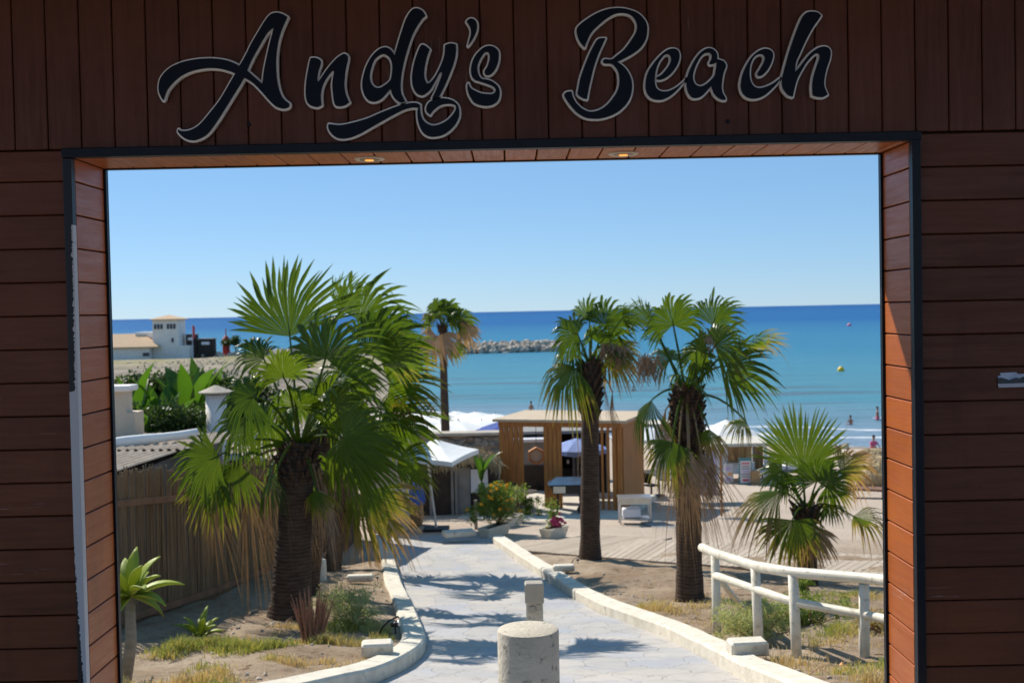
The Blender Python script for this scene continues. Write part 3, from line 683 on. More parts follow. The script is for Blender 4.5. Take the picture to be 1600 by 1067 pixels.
for nm, pl in LET:
    loops = [smooth_poly(Tz(zz_[0], zz_[1], pts)) for zz_, pts in pl]
    off = contour_offset(loops, 3.0)
    # thin the loop
    off = [lp[::2] for lp in off]
    e = flat_piece("letter", off, WY-.022, .018, "letter_edge", sign, tw)
    f_ = flat_piece("letter_face", loops, WY-.0375, .009, "letter_face", sign, tw)
    f_.parent = e; f_.matrix_parent_inverse = Matrix.Translation(-Vector(sign.location)); 
    f_.matrix_parent_inverse = (Matrix.Translation(Vector(sign.location)) @ e.matrix_parent_inverse).inverted()
    tag(e, nm)
# bolt holes in the header
for u, v in ((389, 195), (1137, 190)):
    p = at(u, v, WY-.001); mb = MB(); mb.lathe((0, 0, 0), [(.006, -.002), (.009, .0), (.006, .003)], 14)
    o = mb.build("bolt", "black_trim", gate); o.parent = gate; o.matrix_parent_inverse = Matrix.Identity(4); o.location = p-Vector(gate.location)-Vector((0, .001, 0)); o.rotation_euler = (R(90), 0, 0)
# torn sticker on the right-hand boards
def poly3(name, px, y, matn, parent, th=.002):
    mb = MB(); mb.prism([tw(q, y) for q in px], y, y+th); return mb.build(name, matn, parent)
stk = thing("sticker", at(1580, 595, WY-.004), "torn landscape picture sticker with a pale strip on the right-hand boards", "sticker")
poly3("picture_sky", [(1559, 591), (1559.5, 587), (1564, 586.5), (1562.5, 582.5), (1588, 581.5), (1590, 584), (1612, 584), (1612, 592), (1575, 594), (1560, 592)], WY-.0035, "sticker_sky", stk)
poly3("picture_hills", [(1559.5, 590.5), (1565, 590), (1571, 591.5), (1577, 594), (1582, 592), (1588, 590), (1594, 591), (1600, 588), (1612, 588), (1612, 599), (1559.5, 600)], WY-.0062, "sticker_hill", stk)
poly3("caption_strip", [(1559.5, 599.5), (1612, 598), (1612, 604), (1560.5, 605.5)], WY-.0068, "sticker_white", stk)

# ---------------------------------------------------------------- bollards and posts
b = at(825, 981, 5.62); base = G(b.x, b.y); r_ = .152; top = b.z
bol = thing("bollard", (b.x, 5.62, base), "thick round cream concrete bollard in the middle foreground with a chipped rim", "bollard")
mb = MB(); prof = [(r_*1.0, -.2), (r_, .1), (r_, top-base-.012), (r_-.004, top-base-.004), (r_-.014, top-base), (0.001, top-base)]
mb.lathe((b.x, 5.62, base), prof, 72, wob=lambda a, z: 1+.012*pnoise(Vector((math.cos(a)*3, math.sin(a)*3, z*4)))+(.02*min(0, pnoise(Vector((math.cos(a)*14, math.sin(a)*14, z*9))))))
mb.build("post", "bollard_paint", bol, smooth=True).modifiers.new("es", 'EDGE_SPLIT')
p = gp(835, 1030); Yp = 9.2; p = at(835, 940, Yp); zb = G(p.x, Yp); zt = at(835, 908, Yp).z
t = thing("socket_post", (p.x, Yp, zb), "narrow square beige post with a socket box standing on the path behind the big bollard", "post")
mb = MB(); mb.box((p.x, Yp, (zb+zt-.16)/2-.02), (.135, .12, zt-.16-zb+.04), ch=.01); mb.build("post", "bollard_paint", t)
mb = MB(); mb.box((p.x+.0, Yp-.008, zt-.085), (.152, .14, .165), ch=.012); mb.build("socket_cover", "box_plastic", t)
for dx, dz, w_, h_ in ((-.02, -.045, .045, .055), (.032, -.03, .035, .06)):
    mb = MB(); mb.box((p.x+dx, Yp-.066, zt-.165+dz), (w_, .02, h_), ch=.004); mb.build("socket", "box_plastic", t)
p = gp(502, 918); zb = G(p.x, p.y); h = at(501, 873, p.y).z-zb; rr = 9.0/ppm(p.y)
mb = MB(); mb.lathe((0, 0, 0), [(rr, -.2), (rr, .2), (rr*.98, h-.04), (rr*.85, h-.01), (.001, h)], 24)
o = mb.build("bollard", "rail_paint", smooth=True); o.location = (p.x, p.y, zb); tag(o, "short round cream post standing in the sandy bed beside the left palm trunks", "bollard")

# ---------------------------------------------------------------- railing
rails = thing("railing", gp(1117, 988), "cream round-post wooden railing curving down the right side of the path", "railing")
posts = []
for ub, vb, ut, vt in ((1121, 990, 1117, 862), (1187, 1012, 1180, 886), (1246, 1030, 1239, 898)):
    q = gp(ub, vb, .1); Yq = q.y; posts.append((q, at(ut, vt, Yq)))
q4 = on(at(1350, 1000, 12.3).x, 12.3, .1); posts.append((q4, at(1350, 912, 12.3)))
q5x = at(1440, 1000, 11.2); q5 = on(q5x.x, 11.2, .1); posts.append((q5, at(1442, 922, 11.2)))
for q, tt in posts:
    mb = MB(); mb.tube([(q.x, q.y, q.z-.25), (tt.x, tt.y, tt.z)], [.060, .056], 14); mb.build("post", "rail_paint", rails, smooth=True)
def railpts(pxs): return [at(u, v, Y) for u, v, Y in pxs]
Ys = [q.y for q, _ in posts]
topr = [at(1097, 855, Ys[0]+.9), at(1117, 864, Ys[0]), at(1180, 884, Ys[1]), at(1239, 894, Ys[2]), at(1350, 903, Ys[3]), at(1442, 912, Ys[4])]
mb = MB(); mb.tube(resample(topr, .4), .060, 14); mb.build("top_rail", "rail_paint", rails, smooth=True)
low = [at(1117, 898, Ys[0]), at(1180, 920, Ys[1]), at(1239, 940, Ys[2]), at(1350, 960, Ys[3]), at(1442, 978, Ys[4])]
mb = MB(); mb.tube(resample(low, .4), .048, 14); mb.build("lower_rail", "rail_paint", rails, smooth=True)
mb = MB(); a = at(1120, 900, Ys[0]); c_ = gp(1166, 955, .1); mb.tube([a, c_], .04, 10); mb.build("brace", "rail_paint", rails, smooth=True)

# ---------------------------------------------------------------- garden spotlights
for u, v, glow, lab in ((618, 990, 0, "black garden spotlight with a bent cable lying on the left kerb"), (590, 908, 1, "small garden spotlight glinting beside the block on the left kerb"), (903, 880, 1, "small pale spotlight at the foot of the slim palm beyond the right kerb")):
    p = gp(u, v, .15); s = 1.0 if not glow else .6
    t = thing("garden_spotlight", p, lab, "spotlight", "garden spotlights")
    mb = MB(); mb.tube([p+Vector((0, 0, 0)), p+Vector((.0, 0, .1*s))], .012*s, 8); mb.tube([p+Vector((-.05*s, 0, .12*s)), p+Vector((.05*s, -.03*s, .15*s))], [.03*s, .045*s], 12)
    mb.build("lamp_head", "black_plastic", t, smooth=True)
    mb = MB(); mb.tube([p+Vector((.051*s, -.031*s, .151*s)), p+Vector((.056*s, -.033*s, .152*s))], .04*s, 12); mb.build("lens", "lens" if glow else "steel", t)
    mb = MB(); mb.tube([p+Vector((-.22*s, .0, .0)), p+Vector((-.17*s, .02, .10*s)), p+Vector((-.07*s, .02, .19*s)), p+Vector((.04*s, .02, .23*s)), p+Vector((.05*s, .02, .2*s))], .014*s, 8); mb.build("cable", "black_plastic", t, smooth=True)

# ---------------------------------------------------------------- palms
def frond(mbs, root, hub, xd, nd, Rr, dry=.0, spread=R(125), nseg=30, split=.70, droop=.42, rs=None, rings=7, pet=True, wind=0.0, fold=.25, prad=.02):
    rs = rs or rnd; fold = fold*rs.uniform(.6, 1.9); curl = rs.uniform(-.12, .25); xd = xd.normalized(); nd = (nd - xd*nd.dot(xd)).normalized(); yd = nd.cross(xd)
    mb = MB(); dth = 2*spread/nseg; rb = rs.random()
    for i in range(nseg):
        th = -spread+dth*(i+.5)+rs.uniform(-.1, .1)*dth; k = abs(th)/spread
        L_ = Rr*(1-.22*k*k)*rs.uniform(.86, 1.06); dr = droop*rs.uniform(.5, 1.7)*(2.4 if rs.random() < .12 else 1.7); side = rs.uniform(-.10, .10)
        d = xd*math.cos(th)+yd*math.sin(th); lat = (yd*math.cos(th)-xd*math.sin(th))
        vs = []; at_ = []
        cut = split*rs.uniform(.85, 1.12)
        for j in range(rings+1):
            t = .006+.994*j/rings; r = L_*t
            if t <= cut: hw = math.tan(dth/2)*r*1.02
            else: hw = math.tan(dth/2)*L_*cut*max(.0, (1-(t-cut)/(1-cut)))**.8
            tt = max(0, t-cut*.75)
            if dry > .9: hw = max(hw, .010*(1.02-t))
            c = hub+d*r + nd*(-fold*Rr*(math.sin(th)**2)*t*.8 + fold*.25*Rr*t*(1-t)) + lat*side*Rr*tt
            c.z -= dr*Rr*tt**1.8*1.9
            c.x += (wind*1.6+curl*abs(wind)*4)*Rr*tt*1.2
            pl = nd*hw*.38
            if j == rings: vs += [c, c, c]
            else: vs += [c+lat*hw-pl*.5, c+pl*.5, c-lat*hw-pl*.5]
            at_ += [(t, dry, rb*.5+.5*rs.random())]*3
        fs = []
        for j in range(rings):
            a = j*3
            fs += [(a, a+1, a+4, a+3), (a+1, a+2, a+5, a+4)]
        mb.add(vs, fs, 0, at_)
    if pet:
        pts = []; dv = hub-root; ln = dv.length
        for j in range(7):
            t = j/6; q = root.lerp(hub, t); q = q+Vector((0, 0, 1))*ln*.16*math.sin(math.pi*t)*(1 if dv.z < ln*.8 else .3); pts.append(q)
        pts.append(hub+xd*Rr*.18)
        mb.tube(pts, [prad*1.7, prad*1.35, prad*1.1, prad, prad*.9, prad*.8, prad*.7, .002], 6, 0, (.15, min(1, dry*.8+.02), .8), caps=False)
    return mb
def palm(name, bu, bv, cu, cv, wb, wt, label, fr, nfill, Rm, boots, seed, Yd=None, wind=.0, fillspec=None, nskirt=0, lean=0, group="fan palms in the sandy beds", bark="palm_bark"):
    rs = random.Random(seed)
    p = gp(bu, bv, .08) if Yd is None else on(at(bu, bv, Yd).x, Yd)
    Y = p.y; k = ppm(Y); ctr = at(cu, cv, Y)
    t = thing(name, p, label, "palm tree", group)
    H = ctr.z-p.z; rb = wb/k/2; rt = wt/k/2
    mb = MB(); pts = []; rad = []
    N = 22
    for i in range(N+1):
        s = i/N; bend = math.sin(s*math.pi)*lean
        pts.append(Vector((p.x+(ctr.x-p.x)*s+bend, Y, p.z-.15+(H+.15)*s)))
        flare = 1+.22*max(0, 1-s*7)
        r = (rb+(rt-rb)*s)*flare*(1+rs.uniform(-.035, .035))
        rad.append(r)
    mb.tube(pts, rad, 18)
    mb.build("trunk", bark, t, smooth=True)
    # leaf-base stubs on the upper trunk
    if boots:
        mb = MB(); s0 = 1-boots/H; nb = int(boots*70)
        for i in range(nb):
            s = s0+(1-s0)*i/nb; a = i*2.4; c = Vector((p.x+(ctr.x-p.x)*s, Y, p.z+H*s)); rr = rt*(1.0+.25*math.sin((s-s0)/(1-s0)*math.pi))
            o = Vector((math.cos(a), math.sin(a), 0)); q = c+o*rr*.85
            ln = rs.uniform(.10, .22); mb.tube([q, q+o*ln*.35+Vector((0, 0, ln*.55)), q+o*ln*.75+Vector((0, 0, ln))], [.055, .042, .014], 5)
        mb.tube([pts[int(N*s0)], ctr], [rt*1.12, rt*.9], 14)
        mb.build("leaf_bases", "palm_bark_dark", t)
    toCam = Vector((0, -1, .12))
    def add(root, hub, xd, nd, Rr, dry, **kw):
        mbf = frond(None, root, hub, xd, nd, Rr, dry, rs=rs, wind=wind, **kw)
        mbf.build("dead_frond" if dry > .8 else "frond", "palm_leaf", t, attr="leaf")
    for f in fr:
        u, v, rp, ang, dY, roll, depth, dry = f[:8]; kw = f[8] if len(f) > 8 else {}
        hub = at(u, v, Y+dY); a = R(ang); xd = Vector((math.cos(a), depth, math.sin(a)))
        xd.normalize(); n0 = (toCam-xd*toCam.dot(xd)).normalized(); nd = Matrix.Rotation(R(roll), 3, xd) @ n0
        root = ctr+Vector(((hub.x-ctr.x)*.06, dY*.08, -.08+rs.uniform(-.1, .1)))
        add(root, hub, xd, nd, rp/k, dry, **kw)
    for i in range(nfill):
        el = R(rs.uniform(*(fillspec or (-35, 75)))); az = i*2.4+rs.uniform(-.3, .3)
        d = Vector((math.cos(az)*math.cos(el), math.sin(az)*math.cos(el), math.sin(el)))
        L_ = Rm*rs.uniform(.40, .55); hub = ctr+d*L_
        xd = (d+Vector((0, 0, -.35))).normalized(); up = Vector((0, 0, 1)); nd = up-xd*up.dot(xd)
        if nd.length < .2: nd = Vector((0, -1, 0))
        nd = Matrix.Rotation(rs.uniform(-.5, .5), 3, xd) @ nd
        add(ctr+Vector((0, 0, -.1)), hub, xd, nd, Rm*rs.uniform(.42, .55), max(0, rs.uniform(-.1, .28)-.15*math.sin(el)))
    for i in range(nskirt):
        az = i*2.4; d = Vector((math.cos(az), math.sin(az), -rs.uniform(.5, 1.6))).normalized()
        if d.y < -.45: continue
        hub = ctr+Vector((0, 0, -.25*rs.random()-.1))+d*Rm*rs.uniform(.3, .42)
        xd = Vector((d.x*.4, d.y*.4, -1)); nd = Vector((d.x, d.y, .2))
        add(ctr+Vector((d.x*rt, d.y*rt, -.15)), hub, xd, nd, Rm*rs.uniform(.28, .42), 1.0, spread=R(75), droop=.5, nseg=34, split=.16, fold=.1)
    return t, ctr, Y
# hub u, v, blade px, direction deg, depth offset m, roll deg, depth component, dryness
pal1 = [
 (453, 526, 138, 98, .2, 12, .15, .0, dict(spread=R(75), droop=.05, nseg=34)),
 (509, 560, 104, 78, -.5, -8, .1, .05, dict(spread=R(120), droop=.28, nseg=40)),
 (530, 489, 85, 66, .9, 60, .3, .05, dict(spread=R(60), droop=.15)),
 (575, 552, 105, 48, .2, 35, .2, .05, dict(spread=R(80), droop=.3)),
 (600, 568, 88, 14, .4, 55, .1, .25, dict(spread=R(80), droop=.2)),
 (443, 590, 62, 95, -1.0, 5, -.35, .12, dict(spread=R(115), droop=.3, nseg=34)),
 (396, 620, 66, 190, -.9, 12, -.1, .06, dict(spread=R(115), droop=.25, nseg=34)),
 (412, 560, 68, 150, .4, 25, .1, .05, dict(spread=R(90), droop=.3)),
 (420, 660, 60, 205, .3, 0, 0, .1, {}),
 (342, 712, 96, 200, -.5, 2, -.15, .10, dict(spread=R(80), droop=.14, nseg=38, fold=.08)),
 (350, 738, 96, 212, -.3, 8, -.1, .26, dict(spread=R(75), droop=.2, nseg=38, fold=.08)),
 (372, 725, 66, 250, -.4, 8, -.1, .22, dict(spread=R(70), droop=.3, nseg=30)),
 (385, 655, 78, 222, -.4, 10, -.1, .08, dict(spread=R(70), droop=.25, nseg=30)),
 (330, 790, 70, 250, .2, 20, 0, 1.0, dict(spread=R(60), droop=.6, nseg=34, split=.15)),
 (390, 780, 80, 262, .1, 10, 0, 1.0, dict(spread=R(60), droop=.6, nseg=34, split=.15)),
 (545, 700, 92, 318, -.7, 12, -.1, .02, dict(spread=R(100), droop=.3, nseg=40)),
 (432, 735, 80, 242, -.6, 62, -.1, .1, dict(spread=R(60), droop=.2)),
 (494, 765, 48, 275, -.5, 10, -.1, .4, dict(spread=R(60), droop=.2)),
 (536, 684, 86, -22, -.9, 10, -.15, .0, dict(spread=R(120), droop=.35, nseg=40)),
 (510, 640, 75, 40, -.2, 30, .1, .1, {}),
]
palm("fan_palm", 452, 968, 468, 690, 68, 44, "largest fan palm left of the path, with thick ringed trunk and big glossy crown", pal1, 4, 1.6, .75, 11, wind=.12, nskirt=10)
pal1c = [
 (590, 640, 113, -2, .2, 78, .1, .05, dict(spread=R(75), droop=.12, nseg=34)),
 (608, 600, 84, 8, -.2, 40, .1, .35, dict(spread=R(100), droop=.35)),
 (568, 768, 99, 288, -.3, 8, -.1, .42, dict(spread=R(85), droop=.25, nseg=40)),
 (590, 780, 92, 275, -.1, 10, 0, 1.0, dict(spread=R(60), droop=.4, nseg=36, split=.15)),
 (540, 780, 86, 268, -.1, 10, 0, 1.0, dict(spread=R(60), droop=.4, nseg=36, split=.15)),
 (622, 718, 67, -28, -.1, 35, 0, .25, dict(spread=R(80), droop=.35)),
 (560, 500, 103, 55, .6, 20, .2, .0, dict(spread=R(95), droop=.3, nseg=34)),
 (590, 540, 97, 30, .4, 25, .2, .05, dict(spread=R(95), droop=.3, nseg=34)),
 (610, 660, 76, -10, .6, 30, .1, .1, {}),
]
palm("fan_palm", 482, 930, 515, 650, 27, 27, "fan palm just behind the largest one, its trunk half hidden by the thick trunk", [], 6, 1.5, .5, 12, wind=.12, nskirt=4)
palm("fan_palm", 516, 888, 556, 640, 27, 27, "third fan palm of the left cluster, farthest back, with fronds reaching over the path", pal1c, 4, 1.7, .5, 13, wind=.12, nskirt=5)
palm("fan_palm", 697, 700, 691, 508, 15, 10, "tall thin lone fan palm with a small windblown crown before the breakwater", [
 (696, 492, 34, 60, 0, 20, .1, .1, dict(nseg=18)), (718, 498, 29, 10, 0, 30, 0, .1, dict(nseg=18)), (721, 515, 29, -25, 0, 20, 0, .7, dict(nseg=18)),
 (686, 485, 32, 95, 0, 10, 0, .1, dict(nseg=18)), (674, 500, 24, 140, 0, 20, 0, .4, dict(nseg=18)), (682, 525, 40, 255, -.3, 10, 0, 1.0, dict(nseg=18)), (708, 540, 24, -70, 0, 30, 0, .3, dict(nseg=18))],
 9, 1.35, .4, 14, Yd=56, wind=.16, nskirt=0, fillspec=(5, 85))
palA = [
 (903, 522, 56, 165, -.2, 15, -.1, .12, dict(spread=R(110), droop=.35)),
 (921, 500, 51, 97, .2, 30, .2, .05, dict(spread=R(70), droop=.2)),
 (946, 510, 63, 62, .1, 15, .1, .1, dict(spread=R(100), droop=.3)),
 (972, 498, 51, 15, .2, 55, .1, .15, dict(spread=R(80), droop=.3)),
 (897, 572, 76, 232, -.2, 25, -.1, .30, dict(spread=R(75), droop=.45)),
 (900, 548, 49, 190, 0, 70, 0, .05, dict(spread=R(90), droop=.3)),
 (955, 552, 54, -38, -.1, 20, -.1, .45, dict(spread=R(90), droop=.4)),
 (940, 540, 55, 20, .5, 20, .1, .2, {}),
 (957, 612, 67, 268, -.1, 70, 0, 1.0, dict(spread=R(18), droop=.0, nseg=12)),
]
ta, cA, YA = palm("fan_palm", 922, 876, 922, 566, 32, 26, "slim straight fan palm in front of the wooden pergola with a bulging dark neck", palA, 4, 1.1, 1.15, 21, wind=.12, nskirt=1, fillspec=(20, 80))
palB = [
 (1052, 508, 67, 98, -.2, 8, -.1, .05, dict(spread=R(125), droop=.3, nseg=36)),
 (1022, 512, 74, 122, .3, 50, .2, .08, dict(spread=R(60), droop=.2)),
 (1035, 540, 74, 115, .4, 60, .2, .08, dict(spread=R(60), droop=.2)),
 (1113, 508, 74, 66, .2, 18, .2, .05, dict(spread=R(85), droop=.3, nseg=34)),
 (1118, 540, 60, 40, -.4, -20, -.2, .2, dict(spread=R(120), droop=.4, nseg=34)),
 (1104, 548, 53, 190, -.5, -25, -.1, .05, dict(spread=R(100), droop=.3)),
 (1136, 572, 79, -14, -.4, 15, -.1, .0, dict(spread=R(85), droop=.3, nseg=34)),
 (1164, 543, 72, 20, .2, 65, .1, .35, dict(spread=R(50), droop=.3, nseg=20)),
 (1166, 658, 46, 190, -.1, 65, 0, .35, dict(spread=R(90), droop=.5)),
 (1018, 625, 79, 250, -.1, 50, 0, .2, dict(spread=R(55), droop=.2)),
 (1050, 690, 62, 250, -.6, 10, -.1, .32, dict(spread=R(85), droop=.4, nseg=32)),
 (1108, 670, 53, 262, -.3, 20, 0, .5, dict(spread=R(60), droop=.4)),
 (1112, 712, 84, 268, -.2, 60, 0, 1.0, dict(spread=R(22), droop=.0, nseg=14)),
 (1075, 700, 102, 262, -.55, 25, 0, 1.0, dict(spread=R(40), droop=.2, nseg=26, split=.3)),
 (1060, 705, 88, 258, -.5, 15, 0, 1.0, dict(spread=R(50), droop=.3, nseg=34, split=.15)),
 (1095, 708, 84, 275, -.4, 15, 0, 1.0, dict(spread=R(45), droop=.3, nseg=34, split=.15)),
 (1078, 720, 80, 268, -.6, 5, 0, 1.0, dict(spread=R(60), droop=.3, nseg=46, split=.25)),
 (1040, 640, 60, 262, -.1, 60, 0, 1.0, dict(spread=R(20), droop=.1, nseg=14)),
]
tb, cB, YB = palm("fan_palm", 1078, 938, 1072, 606, 43, 36, "fan palm with a thick shaggy neck standing at the far end of the cream railing", palB, 4, 1.1, 1.25, 22, wind=.12, nskirt=5, fillspec=(20, 80))
palS = [
 (1254, 732, 108, 88, .1, 5, .1, .08, dict(spread=R(78), droop=.02, nseg=42, fold=.1)),
 (1276, 752, 54, 92, -.5, -5, -.2, .12, dict(spread=R(130), droop=.25, nseg=34)),
 (1312, 735, 67, 22, .0, 15, 0, .55, dict(spread=R(80), droop=.5, nseg=30)),
 (1292, 758, 49, -20, -.2, 20, -.1, .3, dict(spread=R(100), droop=.4)),
 (1218, 768, 92, 208, -.2, 55, 0, .45, dict(spread=R(60), droop=.45, nseg=30)),
 (1238, 812, 71, 268, -.5, 5, -.1, .30, dict(spread=R(95), droop=.25, nseg=36)),
 (1262, 820, 65, 275, -.2, 15, -.1, .8, dict(spread=R(70), droop=.25, nseg=28)),
 (1333, 806, 67, -20, 0, 60, 0, .42, dict(spread=R(70), droop=.55, nseg=28)),
 (1222, 735, 43, 215, .3, 25, .1, .15, dict(droop=.3)),
]
palm("fan_palm", 1262, 915, 1259, 792, 34, 28, "short young fan palm behind the railing, its crown at the height of the sand", palS, 2, .9, .3, 23, nskirt=4, group="fan palms in the sandy beds")
def fruit(parent, p, ln, n, seed):
    rs = random.Random(seed); mb = MB()
    for i in range(n):
        q = p+Vector((rs.gauss(0, .09), rs.gauss(0, .09), rs.gauss(0, .05))); d = Vector((rs.gauss(0, .3), rs.gauss(0, .3), -1))*ln*rs.uniform(.2, 1)
        mb.tube([q, q+d*.5+Vector((rs.gauss(0, .03), 0, .02)), q+d], [.008, .01, .004], 3, 0, (.5, 1, rs.random()), caps=False)
    mb.build("seed_stalk", "palm_leaf", parent, attr="leaf")
fruit(ta, at(968, 545, YA-.2), .5, 110, 1); fruit(ta, at(950, 540, YA-.2), .4, 60, 2); fruit(tb, at(1010, 560, YB-.2), .45, 110, 3); fruit(tb, at(1100, 530, YB-.4), .25, 40, 4)

# ---------------------------------------------------------------- shrubs, agaves, grass
def leaf_quad(mb, p, d, n, L_, W_, at_):
    s = d.cross(n).normalized(); mb.add([p, p+d*L_*.5+s*W_/2, p+d*L_, p+d*L_*.5-s*W_/2], [(0, 1, 2, 3)], 0, at_)
def rdir(rs):
    while True:
        v = Vector((rs.uniform(-1, 1), rs.uniform(-1, 1), rs.uniform(-1, 1)))
        if .1 < v.length < 1: return v.normalized()
def bush(name, label, cat, p, size, n, leaf, matn, seed, dry=0, flowers=None, nf=0, group=None, parent=None, twigs=18, sh=1.0):
    rs = random.Random(seed); t = parent or thing(name, p, label, cat, group)
    cl = [(Vector((max(-.9, min(.9, rs.gauss(0, .42)))*size[0], max(-.9, min(.9, rs.gauss(0, .42)))*size[1], size[2]*rs.uniform(.15, .95)**sh)), rs.uniform(.16, .34)) for _ in range(max(8, n//70))]
    mb = MB(); mf = MB()
    for i in range(n):
        c, r = rs.choice(cl); q = p+c+rdir(rs)*r*min(size[2], 1.6)*rs.random()**.6*.75
        if q.z < p.z+.01: q.z = p.z+.02
        L_ = leaf*rs.uniform(.6, 1.3); leaf_quad(mb, q, rdir(rs), rdir(rs), L_, L_*.45, (.3+.3*rs.random(), dry*rs.uniform(.5, 1.4), rs.random()))
    mb.build("foliage", matn, t, attr="leaf")
    mb = MB()
    for i in range(twigs):
        c, r = rs.choice(cl); mb.tube([p+Vector((rs.gauss(0, .05), rs.gauss(0, .05), -.03)), p+c*.5+Vector((0, 0, .03)), p+c], [.012, .008, .003], 4)
    mb.build("stems", "dry_twig", t)
    if flowers and nf:
        for i in range(nf):
            c, r = rs.choice(cl); q = p+c+Vector((rs.gauss(0, .08), -abs(rs.gauss(0, .1)), abs(rs.gauss(.08, .08))))
            for k in range(6):
                a = k*1.047; leaf_quad(mf, q, Vector((math.cos(a), -.3, math.sin(a))), Vector((0, 1, 0)), .05, .04, (0, 0, 0))
        mf.build("flowers", flowers, t)
    return t
bush("shrub", "pale green feathery shrub in the left bed beside the dry spiky plant", "shrub", gp(545, 985, .1), (.5, .5, .62), 9000, .032, "pale_shrub_leaf", 31)
bush("shrub", "pale feathery shrub against the railing posts, left of the greener one", "shrub", gp(1180, 1003, .1), (.5, .4, .5), 7500, .032, "pale_shrub_leaf", 32)
bush("shrub", "greener leafy shrub under the railing below the short palm", "shrub", gp(1262, 985, .1), (.65, .4, .45), 7000, .034, "shrub_leaf", 33)
bush("shrub", "thin green seedling at the foot of the short palm trunk", "shrub", gp(1258, 935, .1), (.16, .16, .32), 500, .05, "shrub_leaf", 34)
bush("shrub", "low dry shrub under the end of the railing at the right jamb", "shrub", gp(1372, 988, .1), (.4, .4, .3), 1500, .05, "grass_blade", 35, dry=.7)
# dry spiky plant
p = gp(487, 1006, .1); rs = random.Random(5); t = thing("dry_spiky_plant", p, "dried reddish brown spiky plant at the foot of the largest palm", "dry plant"); mb = MB()
for i in range(46):
    a = rs.uniform(0, 6.28); ln = rs.uniform(.3, .72); tl = rs.uniform(.05, .55)
    mb.tube([p+Vector((math.cos(a)*.08, math.sin(a)*.08, -.05)), p+Vector((math.cos(a)*(.08+tl*ln*.4), math.sin(a)*(.08+tl*ln*.4), ln*.55)), p+Vector((math.cos(a)*(.08+tl*ln*.7+rs.uniform(-.04, .04)), math.sin(a)*(.08+tl*ln*.7), ln))], [.026, .018, .003], 5)
mb.build("spikes", "dry_twig", t)
def agave(p, n, L_, W_, label, seed, stem=None, el=(10, 70), dry=.08):
    rs = random.Random(seed); t = thing("agave_plant", p, label, "agave", None); top = p.copy()
    if stem:
        top = stem; mid = (p+top)/2+Vector((.06, 0, -.02)); mb = MB(); mb.tube([p+Vector((0, 0, -.2)), mid, top], [.075, .06, .05], 10); mb.build("stem", "grey_wood", t, smooth=True)
    for i in range(n):
        e = R(el[0]+(el[1]-el[0])*(i/n)); a = i*2.4+rs.uniform(-.2, .2); o = Vector((math.cos(a), math.sin(a), 0)); s = Vector((-math.sin(a), math.cos(a), 0)); mb = MB(); vs = []; at_ = []
        l = L_*rs.uniform(.85, 1.15)*(1 if e > .3 else .9)
        for j in range(9):
            tt = j/8; r = l*tt; wv = W_*(math.sin(math.pi*min(1, .2+tt*.8)**1.15)**1.1+.02)
            ee = e-.22*tt*tt; c = top+o*(r*math.cos(ee)+.03)+Vector((0, 0, r*math.sin(ee)))
            cup = Vector((0, 0, 1))*wv*.35
            vs += [c+s*wv/2+cup, c, c-s*wv/2+cup]; at_ += [(tt*.9, dry+(.25 if i < n*.2 else 0), rs.random()*.3+.3)]*3
        mb.add(vs, [q for j in range(8) for q in ((j*3, j*3+1, j*3+4, j*3+3), (j*3+1, j*3+2, j*3+5, j*3+4))], 0, at_)
        o_ = mb.build("leaf", "agave_leaf", t, smooth=True, attr="leaf"); sm = o_.modifiers.new("so", 'SOLIDIFY'); sm.thickness = .012
    return t
ag = gp(192, 1060, .1); ag = on(at(186, 1000, 11.6).x, 11.6, .1)
agave(ag, 20, .46, .125, "tall agave with a bare stem and yellow-green rosette against the left jamb", 41, stem=at(203, 932, 11.6), el=(-20, 84))
agave(gp(312, 995, .1), 12, .40, .09, "small low agave in the left bed in front of the reed fence", 42, el=(25, 80))
def grass(name, boxes, n, h, matn, label, seed, thr=.05):
    rs = random.Random(seed); mb = MB(); c = 0; tries = 0
    while c < n and tries < n*30:
        tries += 1; x0, x1, y0, y1 = rs.choice(boxes); x = rs.uniform(x0, x1); y = rs.uniform(y0, y1)
        v = pnoise(Vector((x*1.1, y*1.1, seed)))+.5*pnoise(Vector((x*3, y*3, seed)))
        if v < thr-.3 or rs.random() > ((v-thr+.3)/.75)**2 or pathside(x, y) < .42: continue
        c += 1; q = Vector((x, y, G(x, y)+soil(x, y)-.01)); hh = h*rs.uniform(.3, 1.25)*(.75+1.1*max(0, v)); a = rs.uniform(0, 6.28); o = Vector((math.cos(a), math.sin(a), 0)); s = Vector((-o.y, o.x, 0))*.006
        dr = max(0, min(.78, .5+(.16 if x > 0 else 0)+.9*pnoise(Vector((x*.7, y*.7, seed+5)))+rs.uniform(-.1, .2)))
        m_ = q+o*hh*.15+Vector((0, 0, hh*.6)); e = q+o*hh*rs.uniform(.3, .7)+Vector((0, 0, hh*.95))
        mb.add([q-s, q+s, m_+s*.7, m_-s*.7, e], [(0, 1, 2, 3), (3, 2, 4)], 0, [(.3, dr, rs.random())]*5)
    tag(mb.build(name, matn, attr="leaf"), label, kind="stuff", cat="grass")
grass("grass", [(-4.6, -1.0, 9.5, 16.5), (-4.4, -1.2, 12.5, 16.8)], 11000, .11, "grass_blade", "yellow and green grass tufts scattered over the sandy bed on the left", 3, .2)
grass("grass", [(.8, 8, 10, 19.0)], 13000, .11, "grass_blade", "dry straw-coloured grass under and beyond the railing", 4, .10)

